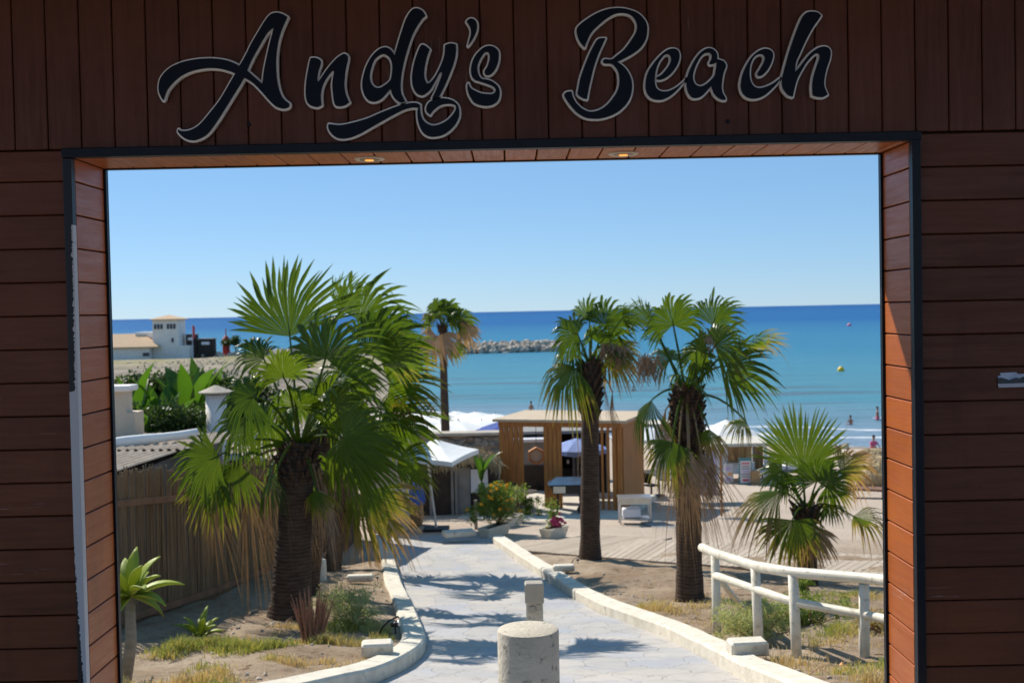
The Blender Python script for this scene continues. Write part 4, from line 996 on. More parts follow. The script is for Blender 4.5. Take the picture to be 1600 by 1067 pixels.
# ================================================================ left side: fence, sheds, house
FX = -5.4
def fx(y): return -5.7+.127*(y-18.5)
t = thing("reed_fence", (FX, 16, G(FX, 16)), "tall brown reed fence with wooden rails along the left bed", "fence")
mb = MB(); rs = random.Random(51); y = 11.0
while y < 25.5:
    z0 = G(FX, y); h = 2.42+pnoise(Vector((y*.8, 0, 0)))*.10+rs.uniform(-.05, .05); r = rs.uniform(.007, .012); dx = rs.uniform(-.012, .012)
    mb.tube([(fx(y)+dx, y, z0-.1), (fx(y)+dx+rs.uniform(-.03, .03), y+rs.uniform(-.035, .035), z0+h+rs.uniform(-.06, .06))], r, 4); y += r*2+rs.uniform(-.003, .004)
mb.build("reed_panel", "bamboo_cane", t)
def along(y0, y1, dz, sz, name, matn, dx):
    yy = cells((y0, y1, 1.0)); mb = MB(); vs = []
    for y in yy:
        z = G(FX, y)+dz
        for a, b_ in ((-1, -1), (1, -1), (1, 1), (-1, 1)): vs.append((fx(y)+dx+a*sz[0]/2, y, z+b_*sz[1]/2))
    fs = [(i*4+k, i*4+(k+1) % 4, (i+1)*4+(k+1) % 4, (i+1)*4+k) for i in range(len(yy)-1) for k in range(4)]+[(3, 2, 1, 0), tuple(range(len(vs)-4, len(vs)))]
    mb.add(vs, fs); mb.build(name, matn, t)
along(11, 25.5, 1.95, (.03, .10), "rail", "fence_rail", .04); along(11, 25.5, .22, (.03, .11), "rail", "fence_rail", .04)
for y in (12.5, 15.5, 18.5, 21.5, 24.5):
    mb = MB(); mb.box((fx(y)-.06, y, G(FX, y)+1.05), (.07, .07, 2.3)); mb.build("post", "fence_rail", t)

# low sheds behind the fence
def sheet(mb, x0, x1, y0, y1, z00, z01, z10, z11, amp=.022, per=.15, mi=0):   # corrugated sheet, ridges along y
    n = int((x1-x0)/per*6); vs = []
    for i in range(n+1):
        x = x0+(x1-x0)*i/n; a = amp*math.cos(i*math.pi/3)
        u = i/n
        for y, za, zb in ((y0, z00, z01), (y1, z10, z11)): vs.append((x, y, za+(zb-za)*u+a))
    fs = [(i*2, i*2+2, i*2+3, i*2+1) for i in range(n)]; mb.add(vs, fs, mi)
t = thing("low_shed", (-9, 20, G(-9, 20)), "low shed with pale corrugated roof sheets just behind the reed fence", "shed")
mb = MB(); mb.box((-10.2, 20.8, 5.6), (7.8, 8.0, 2.9)); mb.build("wall", "hut_grey", t)
for i, (x0, x1, y0, y1, z0, z1) in enumerate(((-14.5, -9.0, 16.6, 21.0, 7.40, 7.30), (-9.3, -6.1, 16.8, 20.8, 7.36, 7.24), (-14.5, -5.75, 20.8, 25.2, 7.28, 7.12))):
    mb = MB(); sheet(mb, x0, x1, y0, y1, z0, z0-.05, z1, z1-.04); o = mb.build("roof_sheet", "sheet_roof", t); o.modifiers.new("so", 'SOLIDIFY').thickness = .012
t = thing("rolled_awning", at(245, 686, 21.5), "rolled pale canvas awning lying across the low shed roof", "awning")
mb = MB(); a = at(165, 694, 21.5); b_ = at(308, 677, 22.5); mb.tube(resample([a, b_], .3), [.10+.015*math.sin(i*1.3) for i in range(len(resample([a, b_], .3)))], 12); mb.build("canvas_roll", "canvas_white", t, smooth=True)
mb = MB(); mb.tube([a+Vector((0, -.3, -.16)), b_+Vector((0, -.4, -.2))], .07, 8); mb.tube([a+Vector((0, -.1, -.28)), b_+Vector((.3, -.1, -.3))], .05, 8); mb.build("pole", "grey_wood", t)
t = thing("ridge_roof", at(400, 700, 27), "weathered tan sheet roof behind the largest palm's crown", "shed")
mb = MB(); mb.box((-6.4, 28.5, 5.0), (4.6, 3.2, 2.6)); mb.build("wall", "hut_dark", t)
mb = MB(); sheet(mb, -8.9, -4.2, 26.5, 30.4, 6.32, 6.30, 6.75, 6.7); mb.build("roof_sheet", "sheet_roof", t).modifiers.new("so", 'SOLIDIFY').thickness = .02
# beige block
t = thing("beige_hut", at(600, 690, 31), "small flat-topped beige rendered block left of the white parasol", "hut")
q = at(573, 660, 31); q2 = at(629, 664, 31); mb = MB(); mb.box(((q.x+q2.x)/2, 32, (q.z+3.4)/2), (q2.x-q.x, 2.0, q.z-3.4), ch=.03); mb.build("wall", "render_beige", t)
mb = MB(); mb.box(((q.x+q2.x)/2, 32, q.z+.03), (q2.x-q.x+.12, 2.12, .08)); mb.build("parapet", "stone_cap", t)
# gate pier
t = thing("gate_pier", at(190, 640, 21), "beige rendered pier with a flat cap beside the left jamb", "pier")
q = at(188, 607, 24); mb = MB(); mb.box((q.x-.1, 24.2, (q.z+5)/2-.05), (.42, .42, q.z-5), ch=.01); mb.build("shaft", "render_beige", t)
mb = MB(); mb.box((q.x-.1, 24.2, q.z), (.62, .62, .12), ch=.02); mb.build("cap", "render_white", t)
mb = MB(); q3 = at(195, 645, 24); mb.box((q3.x-.15, 24.3, (q3.z+5)/2), (.7, .6, q3.z-5)); mb.build("plinth", "render_beige", t)
# vent column
Yc = 26; q = at(337, 606, Yc); zb = 4.2
t = thing("vent_column", (q.x, Yc, zb), "round white column with a conical cap in front of the banana leaves", "column")
r_ = 16/ppm(Yc)
mb = MB(); mb.lathe((q.x, Yc, 0), [(r_, zb), (r_, at(337, 617, Yc).z)], 24); mb.build("shaft", "render_white", t, smooth=True)
mb = MB(); z1 = at(337, 614, Yc).z; mb.lathe((q.x, Yc, z1), [(r_*1.62, 0), (r_*1.66, .03), (r_*.3, .16), (.001, .18)], 28); mb.build("cap", "stone_cap", t)
for k in range(6):
    a = k*1.047; mb = MB(); mb.box((q.x+math.cos(a)*r_*.85, Yc, z1-.02), (.03, .03, .12)); 
# banana grove
def banana(p, H, n, seed, label, group="banana plants beyond the reed fence"):
    rs = random.Random(seed); t = thing("banana_plant", p, label, "banana plant", group)
    mb = MB(); mb.tube([p+Vector((0, 0, -.2)), p+Vector((.05, 0, H*.28)), p+Vector((.0, 0, H*.5))], [.13, .11, .07], 10); mb.build("stem", "shrub_leaf", t, smooth=True, attr="leaf")
    for i in range(n):
        a = i*2.4+rs.uniform(-.4, .4); o = Vector((math.cos(a), math.sin(a), 0)); s = Vector((-o.y, o.x, 0)); el = R(rs.uniform(66, 92)); L_ = H*rs.uniform(.38, .54); W_ = H*rs.uniform(.024, .036); base = p+Vector((0, 0, H*rs.uniform(.46, .56))); vs = []; at_ = []
        bend = rs.uniform(.05, .4); tw_ = rs.uniform(-.6, .6)
        s = (s*math.cos(tw_)+Vector((0, 0, 1))*math.sin(tw_)*.6).normalized()
        for j in range(13):
            tt = j/12; e = el-bend*tt*tt; c = base+o*L_*tt*math.cos(e)*1.0+Vector((0, 0, L_*tt*math.sin(e)))
            wv = 0.02 if tt < .12 else W_*1.25*max(0, 1-abs(2*((tt-.12)/.88)-.85)**2.6*.55)*(1-max(0, (tt-.8)/.2)**2)+.003
            cut = rs.uniform(.88, 1.05)
            vs += [c+s*wv*cut+Vector((0, 0, wv*.35)), c, c-s*wv*cut+Vector((0, 0, wv*.35))]; at_ += [(tt*.6, .0, rs.random()*.3+.35)]*3
        mb = MB(); mb.add(vs, [q for j in range(12) for q in ((j*3, j*3+1, j*3+4, j*3+3), (j*3+1, j*3+2, j*3+5, j*3+4))], 0, at_); mb.build("leaf", "banana_leaf", t, smooth=True, attr="leaf")
BN = [(206, 578, 27, 8, "leftmost banana plant, upright leaves beside the gateway jamb"), (292, 556, 28, 10, "tallest banana plant, paddle leaves rising before the sandy headland"), (252, 600, 27, 7, "low banana plant between the two taller banana plants"), (312, 578, 30, 7, "dark banana plant leaning toward the white round column"), (372, 585, 31, 6, "banana plant showing beside the crown of the largest palm"), (225, 650, 26, 6, "lowest banana plant just above the low shed roof")]
for i, (u, v, Y, n, lab) in enumerate(BN):
    q = at(u, v, Y); z0 = G(q.x, Y); banana(Vector((q.x, Y, z0)), (q.z-z0)/.98, n, 60+i, lab)
for i, (u, v, Y, sz, lab) in enumerate(((230, 590, 29, (1.9, .9, 3.4), "dense dark hedge bush beneath the left banana leaves"), (300, 588, 30, (1.7, .9, 3.2), "dense dark hedge bush left of the white round column"), (375, 600, 31, (1.6, .9, 2.9), "dense dark hedge bush behind the white round column"), (270, 640, 26, (1.9, .7, 2.9), "dark leafy bush low behind the low shed roof"))):
    q = at(u, v, Y); p = on(q.x, Y); p.z -= .1; bush("hedge_bush", lab, "bush", p, (sz[0]*.62, sz[1]*.6, (q.z-p.z)*1.02), 12000, .13, "dark_leaf", 70+i, group="bushes beyond the reed fence", twigs=10, sh=.55)

# far house with lookout tower
HY = 235; k = ppm(HY)
def hx(u): return at(u, 540, HY).x
def hz(v, u=240): return at(u, v, HY).z
t = thing("white_house", (hx(245), HY, G(hx(245), HY)), "white house with a square lookout tower and low tiled roof on the far headland", "house")
zg = -1.0
tx0, tx1 = hx(239), hx(279); mb = MB(); mb.box(((tx0+tx1)/2, HY+2.6, (zg+hz(500))/2), (tx1-tx0, 5.2, hz(500)-zg)); mb.build("tower", "render_white", t)
mb = MB(); cx, cy, zz0 = (tx0+tx1)/2, HY+2.6, hz(500)-.02; rw = (tx1-tx0)/2+.55
mb.add([(cx-rw, cy-rw, zz0), (cx+rw, cy-rw, zz0), (cx+rw, cy+rw, zz0), (cx-rw, cy+rw, zz0), (cx-rw, cy-rw, zz0+.15), (cx+rw, cy-rw, zz0+.15), (cx+rw, cy+rw, zz0+.15), (cx-rw, cy+rw, zz0+.15), (cx, cy, zz0+1.05)], [(3, 2, 1, 0), (0, 1, 5, 4), (1, 2, 6, 5), (2, 3, 7, 6), (3, 0, 4, 7), (4, 5, 8), (5, 6, 8), (6, 7, 8), (7, 4, 8)]); mb.build("tower_roof", "roof_tile", t)
for (a, b_) in ((241, 256), (261, 276)):
    f = MB(); f.box(((hx(a)+hx(b_))/2, HY-.02, (hz(506)+hz(515))/2), (hx(b_)-hx(a), .12, hz(506)-hz(515))); w_ = f.build("window", "render_white", t)
    for j in range(3):
        f = MB(); wd = (hx(b_)-hx(a)); f.box((hx(a)+wd*(j+.5)/3, HY-.10, (hz(506)+hz(515))/2), (wd*.26, .06, (hz(506)-hz(515))*.86)); o = f.build("pane", "window_dark", t); o.parent = w_; o.matrix_parent_inverse = w_.matrix_parent_inverse.copy() if False else (Matrix.Translation(Vector(t.location)) @ w_.matrix_parent_inverse).inverted() if False else Matrix.Identity(4)
        o.matrix_parent_inverse = Matrix.Identity(4); o.location = (0, 0, 0)
f = MB(); f.box((hx(270), HY-.03, hz(532)), (.45, .12, .9)); f.build("window", "window_dark", t)
mb = MB(); mb.box(((hx(205)+hx(264))/2, HY+5.5, (zg+hz(519))/2), (hx(264)-hx(205), 6, hz(519)-zg)); mb.box(((hx(120)+hx(238))/2, HY+2.5, (zg+hz(540))/2), (hx(238)-hx(120), 9, hz(540)-zg)); mb.box(((hx(276)+hx(296))/2, HY+2.2, (zg+hz(541))/2), (hx(296)-hx(276), 5, hz(541)-zg)); mb.build("wall", "render_white", t)
mb = MB(); xa, xb = hx(112), hx(252); ya, yb = HY-2.6, HY+9; ze, zr = hz(541), hz(521)
mb.add([(xa, ya, ze), (xb, ya, ze), (xb, yb, ze), (xa, yb, ze), (xa+2, (ya+yb)/2, zr), (xb-4.5, (ya+yb)/2, zr), (xa, ya, ze-.25), (xb, ya, ze-.25)], [(0, 1, 5, 4), (1, 2, 5), (2, 3, 4, 5), (3, 0, 4), (6, 7, 1, 0)]); mb.build("roof", "roof_tile", t)
mb = MB(); mb.add([(hx(215), HY+3, hz(519)), (hx(262), HY+3, hz(519)), (hx(262), HY+9, hz(517)), (hx(215), HY+9, hz(517))], [(0, 1, 2, 3)]); 
f = MB(); f.box((hx(233), HY-2.1, hz(553)), (1.3, .15, .7)); f.build("window", "window_dark", t)
mb = MB(); mb.box(((hx(150)+hx(300))/2, HY-6, (hz(563)+zg)/2), (hx(300)-hx(150), .3, hz(560)-zg)); 
# parked containers, beacon, flag, lone tree on the headland
for u0, u1, v0, v1, mt, lab in ((284, 300, 524, 540, "hut_dark", "dark cabin right against the white house"), (303, 328, 531, 541, "hut_dark", "long dark vehicle or cabin right of the white house")):
    x0, x1 = hx(u0), hx(u1); zt = hz(v0, u0); tt = thing("dark_cabin", ((x0+x1)/2, HY+4, 1), lab, "cabin"); mb = MB(); mb.box(((x0+x1)/2, HY+4, (zt+zg)/2), (x1-x0, 2.4, zt-zg), ch=.2); mb.build("wall", mt, tt)
    mb = MB(); mb.box(((x0+x1)/2, HY+4, zt+.1), ((x1-x0)*1.05, 2.6, .22)); mb.build("roof", "hut_grey", tt)
    mb = MB(); mb.box(((x0+x1)/2, HY+2.78, zt-.8), ((x1-x0)*.5, .1, .6)); mb.build("window", "sign_white", tt)
x = hx(342); zt = hz(524, 342); t = thing("harbour_beacon", (x, HY+6, 1), "small red harbour beacon on the headland", "beacon"); mb = MB(); mb.lathe((x, HY+6, 0), [(.85, zg), (.75, zt-1.0), (.8, zt-.9), (.35, zt-.3), (.12, zt-.1), (.1, zt+1.3)], 14); mb.build("body", "red_paint", t)
x = hx(301); t = thing("beach_flag", (x, HY, 1), "tall pale feather flag beside the white house", "flag"); mb = MB(); mb.tube([(x, HY, zg), (x, HY, hz(508, 300))], .06, 6); mb.build("pole", "sign_white", t)
mb = MB(); zt = hz(508, 300); mb.add([(x, HY, zt), (x+.55, HY, zt-.3), (x+.5, HY+.1, zt-2.6), (x, HY, zt-2.9)], [(0, 1, 2, 3)]); mb.build("banner", "print_red", t).modifiers.new("so", 'SOLIDIFY').thickness = .02
def blobtree(u, v, Y, w_, h, lab, seed, cat="tree"):
    q = at(u, v, Y); t = thing("round_tree", (q.x, Y, q.z-h), lab, cat); rs = random.Random(seed); mb = MB(); mb.tube([(q.x, Y, q.z-h-1), (q.x+.1, Y, q.z-h*.4)], [.2, .1], 6); mb.build("trunk", "palm_bark", t); mb = MB()
    for i in range(900):
        c = Vector((q.x, Y, q.z-h*.45))+Vector((rs.gauss(0, .33)*w_, rs.gauss(0, .3)*w_, rs.gauss(0, .2)*h)); leaf_quad(mb, c, rdir(rs), rdir(rs), .35, .22, (.3, 0, rs.random()))
    mb.build("crown", "dark_leaf", t, attr="leaf")
blobtree(368, 525, 240, 1.1, 2.2, "small dark round tree on the distant headland near the sea", 5)
blobtree(356, 531, 240, 1.6, 1.2, "low dark bush next to the small round tree on the headland", 6)
# breakwater
rs = random.Random(81); t = None; mb = MB()
def rockmesh(c, r, rs):
    vs = []; base = [(-1, 0, .0), (1, 0, 0), (0, -1, 0), (0, 1, 0), (0, 0, 1), (0, 0, -1), (.7, .7, .5), (-.7, .7, .5), (.7, -.7, .5), (-.7, -.7, .5), (.7, .7, -.5), (-.7, .7, -.5), (.7, -.7, -.5), (-.7, -.7, -.5)]
    vs = [Vector(p)*r*rs.uniform(.75, 1.15) for p in base]; rot = Matrix.Rotation(rs.uniform(0, 6.28), 3, rdir(rs)); sc = Vector((rs.uniform(.8, 1.3), 1, rs.uniform(.6, 1)))
    vs = [rot @ Vector((v.x*sc.x, v.y, v.z*sc.z)) for v in vs]; h, f = _hull(vs); return [p+c for p in h], f
bx0, bx1 = at(395, 540, 262).x, at(880, 540, 275).x
for i in range(2300):
    s = rs.random(); x = bx0+(bx1-bx0)*s; Yb = 262+13*s; a = rs.uniform(-1, 1)
    hh = 2.5*(1-abs(a))**.45 * (1 if s > .45 else .8) ; v_, f_ = rockmesh(Vector((x, Yb+a*5.5, -.3+hh*rs.uniform(.75, 1.0))), rs.uniform(.4, .95), rs); mb.add(v_, f_)
tag(mb.build("rubble_breakwater", "rock"), "long grey rubble breakwater lying in the sea behind the palms", "breakwater")
# rocks on the shingle strip of the headland
mb = MB()
for i in range(500):
    x = rs.uniform(hx(300), hx(410)); y = rs.uniform(238, 262); v_, f_ = rockmesh(Vector((x, y, G(x, y)+.5)), rs.uniform(.3, .9), rs); mb.add(v_, f_)
tag(mb.build("shore_rocks", "rock"), "scattered rubble along the headland shore", "rocks", kind="stuff")

mb = MB(); rs = random.Random(44)
for i in range(1400):
    y = rs.uniform(70, 225); x = rs.uniform(-.36, -.19)*y
    if G(x, y) < .4 or pnoise(Vector((x*.06, y*.03, 2))) < -.02: continue
    v_, f_ = rockmesh(Vector((x, y, G(x, y)+pnoise(Vector((x*.05, y*.05, 0)))*.8+.05)), rs.uniform(.06, .2), rs); mb.add(v_, f_)
tag(mb.build("rubble", "rock"), "loose rubble strewn over the sandy headland", "rubble", kind="stuff")
# ================================================================ pergola and what stands round it
PA = R(-19); PO = Vector((-.48, 36.0)); ex = Vector((math.cos(PA), math.sin(PA))); ey = Vector((-ex.y, ex.x))
zf = G(1, 36)+.16; PW, PD, PHT = 3.95, 3.0, 2.66
def pp(a, b_, z=0): q = PO+ex*a+ey*b_; return Vector((q.x, q.y, zf+z))
t = thing("wooden_pergola", pp(PW/2, PD/2), "orange brown slatted wooden pergola with a flat tan roof at the end of the path", "pergola")
mb = MB(); mb.box(pp(PW/2, PD/2, PHT+.04), (PW+.3, PD+.3, .08), rz=PA); mb.build("roof", "tan_roof", t)
mb = MB()
for a, b_, sx_, sy_ in ((PW/2, .02, PW, .1), (PW/2, PD-.02, PW, .1), (.05, PD/2, .1, PD-.2), (PW-.05, PD/2, .1, PD-.2)): mb.box(pp(a, b_, PHT-.08), (sx_, sy_, .15), rz=PA)
mb.build("beam", "pine_wood", t)
def slats(a0, a1, b_, axis='x', w_=.128):
    mb = MB(); n = max(2, int((a1-a0)/.14))
    for i in range(n):
        s = a0+(a1-a0)*(i+.5)/n
        if axis == 'x': mb.box(pp(s, b_, PHT/2-.08), (w_, .08, PHT-.16), rz=PA)
        else: mb.box(pp(b_, s, PHT/2-.08), (.08, .128, PHT-.16), rz=PA)
    mb.build("slat_panel", "pine_wood", t)
slats(.0, .80, .05); slats(1.46, 2.04, .05); slats(3.05, 3.6, .05, w_=.07); slats(3.62, 3.95, .05); slats(.15, 2.9, 3.92, 'y'); slats(1.9, 2.2, 2.95); slats(3.0, 3.9, 2.95)
mb = MB(); mb.box(pp(PW/2-.1, PD/2-1.0, -.10), (PW+.9, PD+2.4, .2), rz=PA, ch=.01); tag(mb.build("pergola_floor", "slab"), "pale concrete floor slab under the wooden pergola", "floor slab")
# pergola's back bar hut with hanging lights
Yb = 40.2; xa, xb = at(792, 720, Yb).x, at(948, 720, Yb).x; zg_ = G(1, Yb)
t = thing("beach_bar", ((xa+xb)/2, Yb, zg_), "dark open beach bar behind the pergola with glasses hanging inside", "bar")
mb = MB(); mb.box(((xa+xb)/2, Yb+1.6, zg_+1.1), (xb-xa, .1, 2.3)); mb.box((xa, Yb+.8, zg_+1.1), (.1, 1.6, 2.3)); mb.box((xb, Yb+.8, zg_+1.1), (.1, 1.6, 2.3)); mb.build("wall", "hut_dark", t)
mb = MB(); mb.box(((xa+xb)/2, Yb+.7, zg_+2.3), (xb-xa+.4, 2.4, .1)); mb.build("roof", "hut_grey", t)
mb = MB(); mb.box(((xa+xb)/2, Yb+.1, zg_+.5), (xb-xa-.3, .5, 1.0), ch=.02); mb.build("counter", "hut_dark", t)
for i in range(4):
    mb = MB(); mb.box((xa+(xb-xa)*i/3, Yb-.2, zg_+1.15), (.09, .09, 2.3)); mb.build("post", "hut_grey", t)
rs = random.Random(9)
for i in range(16):
    x = xa+(xb-xa)*(.12+.8*rs.random()); z = zg_+rs.uniform(1.15, 1.9); mb = MB(); mb.lathe((x, Yb+rs.uniform(.0, .6), z), [(.02, -.08), (.05, -.04), (.055, .02), (.02, .08)], 10); mb.build("hanging_glass", "bulb", t)
# grey walled building left of bar
zg_ = G(0, 40)-.05
Yb = 39.2; xa, xb = at(800, 700, Yb).x, at(865, 700, Yb).x
t = thing("grey_hut", ((xa+xb)/2, Yb, zg_), "grey panelled hut seen through the left bay of the pergola", "hut")
mb = MB(); z1 = at(830, 690, Yb).z; mb.box(((xa+xb)/2, Yb+.6, (z1+zg_)/2), (xb-xa, 1.0, z1-zg_)); mb.build("wall", "hut_grey", t)
mb = MB(); mb.box(((xa+xb)/2, Yb+.5, z1+.05), (xb-xa+.2, 1.3, .1)); mb.build("roof", "sign_white", t)
mb = MB(); z2 = at(830, 728, Yb).z; mb.box(((xa+xb)/2+.1, Yb+.05, (z2+zg_)/2), ((xb-xa)*.78, .08, z2-zg_)); mb.build("doorway", "hut_dark", t)
# hexagonal lantern
q = at(838, 712, 37.2); t = thing("hexagonal_lantern", q, "pale wooden hexagonal frame hanging inside the pergola", "lantern"); mb = MB(); rr = 14/ppm(37)*1.0
hexp = [(q.x+rr*math.cos(R(60*i+30)), q.z+rr*math.sin(R(60*i+30))) for i in range(6)]; hexi = [(q.x+rr*.8*math.cos(R(60*i+30)), q.z+rr*.8*math.sin(R(60*i+30))) for i in range(6)]
for i in range(6):
    j = (i+1) % 6; mb.prism([hexp[i], hexp[j], hexi[j], hexi[i]], 37.1, 37.4)
mb.build("frame", "pine_wood", t); mb = MB(); mb.prism(hexi, 37.2, 37.23); mb.build("panel", "slab", t); mb = MB(); mb.tube([(q.x, 37.25, q.z+rr), (q.x, 37.25, zf+PHT-.1)], .01, 5); mb.build("cord", "black_plastic", t)
# barbecue
Yg = 34.6; g0 = at(888, 800, Yg); zg0 = zf
t = thing("barbecue", (g0.x, Yg, zg0), "angular metal barbecue trolley with dark lid and wheel under the pergola", "barbecue")
k = ppm(Yg); bx = g0.x; zt = at(888, 755, Yg).z
mb = MB(); mb.add([(bx-.42, Yg-.25, zt-.28), (bx+.5, Yg-.25, zt-.28), (bx+.5, Yg+.3, zt-.28), (bx-.42, Yg+.3, zt-.28), (bx-.55, Yg-.3, zt-.02), (bx+.6, Yg-.3, zt-.02), (bx+.6, Yg+.35, zt-.02), (bx-.55, Yg+.35, zt-.02)], [(3, 2, 1, 0), (4, 5, 6, 7), (0, 1, 5, 4), (1, 2, 6, 5), (2, 3, 7, 6), (3, 0, 4, 7)]); mb.build("firebox", "black_plastic", t)
mb = MB(); mb.box((bx-.27, Yg-.31, zt-.14), (.36, .04, .2)); mb.build("front_plate", "planter", t)
mb = MB(); mb.add([(bx-.6, Yg-.32, zt), (bx+.6, Yg-.32, zt), (bx+.6, Yg+.36, zt), (bx-.6, Yg+.36, zt), (bx-.35, Yg+.0, zt+.2), (bx+.4, Yg+.0, zt+.2)], [(0, 1, 5, 4), (1, 2, 5), (2, 3, 4, 5), (3, 0, 4), (3, 2, 1, 0)]); mb.build("lid", "steel", t)
for dx in (-.3, .35):
    for dy in (-.2, .25):
        mb = MB(); mb.tube([(bx+dx, Yg+dy, zt-.28), (bx+dx*1.1, Yg+dy, zg0+.02)], .02, 6); mb.build("leg", "black_plastic", t)
mb = MB(); mb.tube([(bx+.38, Yg-.32, zg0+.13), (bx+.38, Yg-.26, zg0+.13)], .13, 16); mb.build("wheel", "black_plastic", t)
# steel table, crate, mat
Yt = 32.2; q = at(992, 822, Yt); zt = at(992, 776, Yt).z; zb = G(q.x, Yt)
t = thing("steel_table", (q.x, Yt, zb), "stainless steel prep table standing right of the pergola", "table")
w_ = .92; mb = MB(); mb.box((q.x, Yt, zt), (w_, .6, .05)); mb.build("top", "steel", t); mb = MB(); mb.box((q.x, Yt, zb+.16), (w_-.08, .5, .03)); mb.build("shelf", "steel", t)
mb = MB(); mb.box((q.x-.02, Yt-.27, zt-.1), (w_-.1, .03, .14)); mb.build("apron", "planter", t)
for dx in (-w_/2+.04, w_/2-.04):
    for dy in (-.25, .25): mb = MB(); mb.box((q.x+dx, Yt+dy, (zb+zt)/2-.02), (.04, .04, zt-zb)); mb.build("leg", "steel", t)
mb = MB(); mb.box((q.x-.1, Yt-.05, zb+.32), (.5, .34, .26), ch=.03); tag(mb.build("white_crate", "sign_white"), "white plastic crate on the lower shelf of the steel table", "crate")
q = gp(1032, 822); mb = MB(); mb.box((q.x, q.y, q.z+.02), (.62, 1.3, .03), rz=.3); tag(mb.build("ground_mat", "hut_grey"), "grey blue mat lying on the sand beside the steel table", "mat")
# planters
def trough(u, v, ln, rz, lab, wd=.36, h=.3):
    p = gp(u, v); t = thing("planter_trough", p, lab, "planter", "concrete planter troughs by the path"); t.rotation_euler = (0, 0, 0); mb = MB(); M_ = Matrix.Rotation(rz, 3, 'Z')
    def ring(w2, l2, z): return [p+M_ @ Vector((sx_*l2/2, sy_*w2/2, 0))+Vector((0, 0, z)) for sx_, sy_ in ((-1, -1), (1, -1), (1, 1), (-1, 1))]
    vs = ring(wd*.6, ln*.88, 0)+ring(wd*.95, ln*.98, h*.75)+ring(wd, ln, h)+ring(wd*.82, ln*.93, h)+ring(wd*.8, ln*.9, h*.8)
    fs = [(3, 2, 1, 0)]+[(a*4+k, a*4+(k+1) % 4, (a+1)*4+(k+1) % 4, (a+1)*4+k) for a in range(4) for k in range(4)]
    mb.add(vs, fs); mb.build("trough", "planter", t); mb = MB(); mb.add(ring(wd*.8, ln*.9, h*.82), [(0, 1, 2, 3)]); mb.build("soil", "soil_dark", t); return p, h, M_
p1, h, _ = trough(773, 838, 1.05, 1.0, "cream concrete planter trough filled by the yellow flowering bush at the path's end")
p2, h, _ = trough(797, 822, .9, 1.0, "cream concrete planter trough behind the one with the yellow flowering bush")
p3, h, _ = trough(866, 841, .8, .9, "cream concrete planter trough with purple flowers and a climbing stem, near the slim palm")
bush("flowering_bush", "tall yellow flowering bush growing from the planter trough at the path's end", "plant", p1+Vector((.1, .25, .22)), (.75, .55, 1.12), 3600, .085, "shrub_leaf", 91, flowers="flower_yellow", nf=46)
bush("flowering_bush", "climbing leafy stem rising from the planter near the slim palm", "plant", p3+Vector((-.02, 0, .24)), (.10, .10, .85), 420, .07, "shrub_leaf", 92, flowers="flower_yellow", nf=0)
bush("flowering_bush", "low purple flowers spilling over the planter near the slim palm", "plant", p3+Vector((0, 0, .2)), (.36, .2, .22), 500, .05, "dark_leaf", 93, flowers="flower_purple", nf=40)
q = gp(828, 806); bush("leafy_plant", "low bright green bush at the foot of the pergola's middle post", "plant", q, (.5, .35, .55), 1800, .06, "shrub_leaf", 94)
q = gp(808, 815); t = thing("plant_pot", q, "dark round pot between the planter troughs and the pergola floor", "pot"); mb = MB(); mb.lathe(q, [(.16, 0), (.22, .42), (.24, .44), (.2, .44), (.18, .4)], 20); mb.build("pot", "terracotta_pot", t, smooth=True)
bush("leafy_plant", "white and green leafy plant rising from the dark round pot", "plant", q+Vector((0, 0, .4)), (.25, .2, .6), 700, .07, "pale_shrub_leaf", 95)
# small post, white board near hut
q = gp(744, 826); mb = MB(); mb.box((q.x, q.y, q.z+.35), (.09, .09, .9), ch=.01); tag(mb.build("wooden_post", "grey_wood"), "short weathered wooden post left of the yellow flowering bush", "post")
# parasol by the path
q = gp(682, 829); zt = at(686, 694, q.y).z
t = thing("tilted_parasol", q, "white square parasol tilted on a slim pole over the end of the path", "parasol")
mb = MB(); mb.tube([q+Vector((0, 0, .05)), Vector((at(668, 720, q.y).x, q.y, at(668, 720, q.y).z))], .03, 8); mb.build("pole", "render_white", t)
mb = MB(); mb.box(q+Vector((0, 0, .05)), (.7, .6, .09), ch=.02); mb.build("base", "black_plastic", t)
Yq = q.y; C4 = [at(625, 717, Yq-.9), at(706, 722, Yq-1.6), at(748, 702, Yq+.4), at(655, 691, Yq+1.6)]; ap = at(682, 693, Yq)+Vector((0, 0, .12))
def canopy(mb, corners, apex, n=6, sag=.1, edge=.16, wave=.0):
    K = len(corners); corners = [Vector(c) for c in corners]; vs = [apex]; rows = 5
    per = K*n
    for r in range(1, rows+1):
        s = r/rows
        for i in range(K):
            a, b_ = corners[i], corners[(i+1) % K]
            for j in range(n):
                e = a.lerp(b_, j/n); sagz = -sag*4*(j/n)*(1-j/n)*(-s) if False else sag*4*(j/n)*(1-j/n)*s
                c = Vector(apex).lerp(e, s); c.z += sagz*.5 - sag*.9*math.sin(math.pi*s)*.5; vs.append(c)
    for i in range(per): c = Vector(vs[1+(rows-1)*per+i]); c.z -= edge*(1+wave*math.sin(i*2.1)); vs.append(c)
    fs = [(0, 1+i, 1+(i+1) % per) for i in range(per)]
    for r in range(rows): fs += [(1+r*per+i, 1+(r+1)*per+i, 1+(r+1)*per+(i+1) % per, 1+r*per+(i+1) % per) for i in range(per)]
    mb.add(vs, fs)
mb = MB(); canopy(mb, C4, ap, sag=.06, edge=.12); o = mb.build("canopy", "canvas_white", t); o.modifiers.new("so", 'SOLIDIFY').thickness = .006
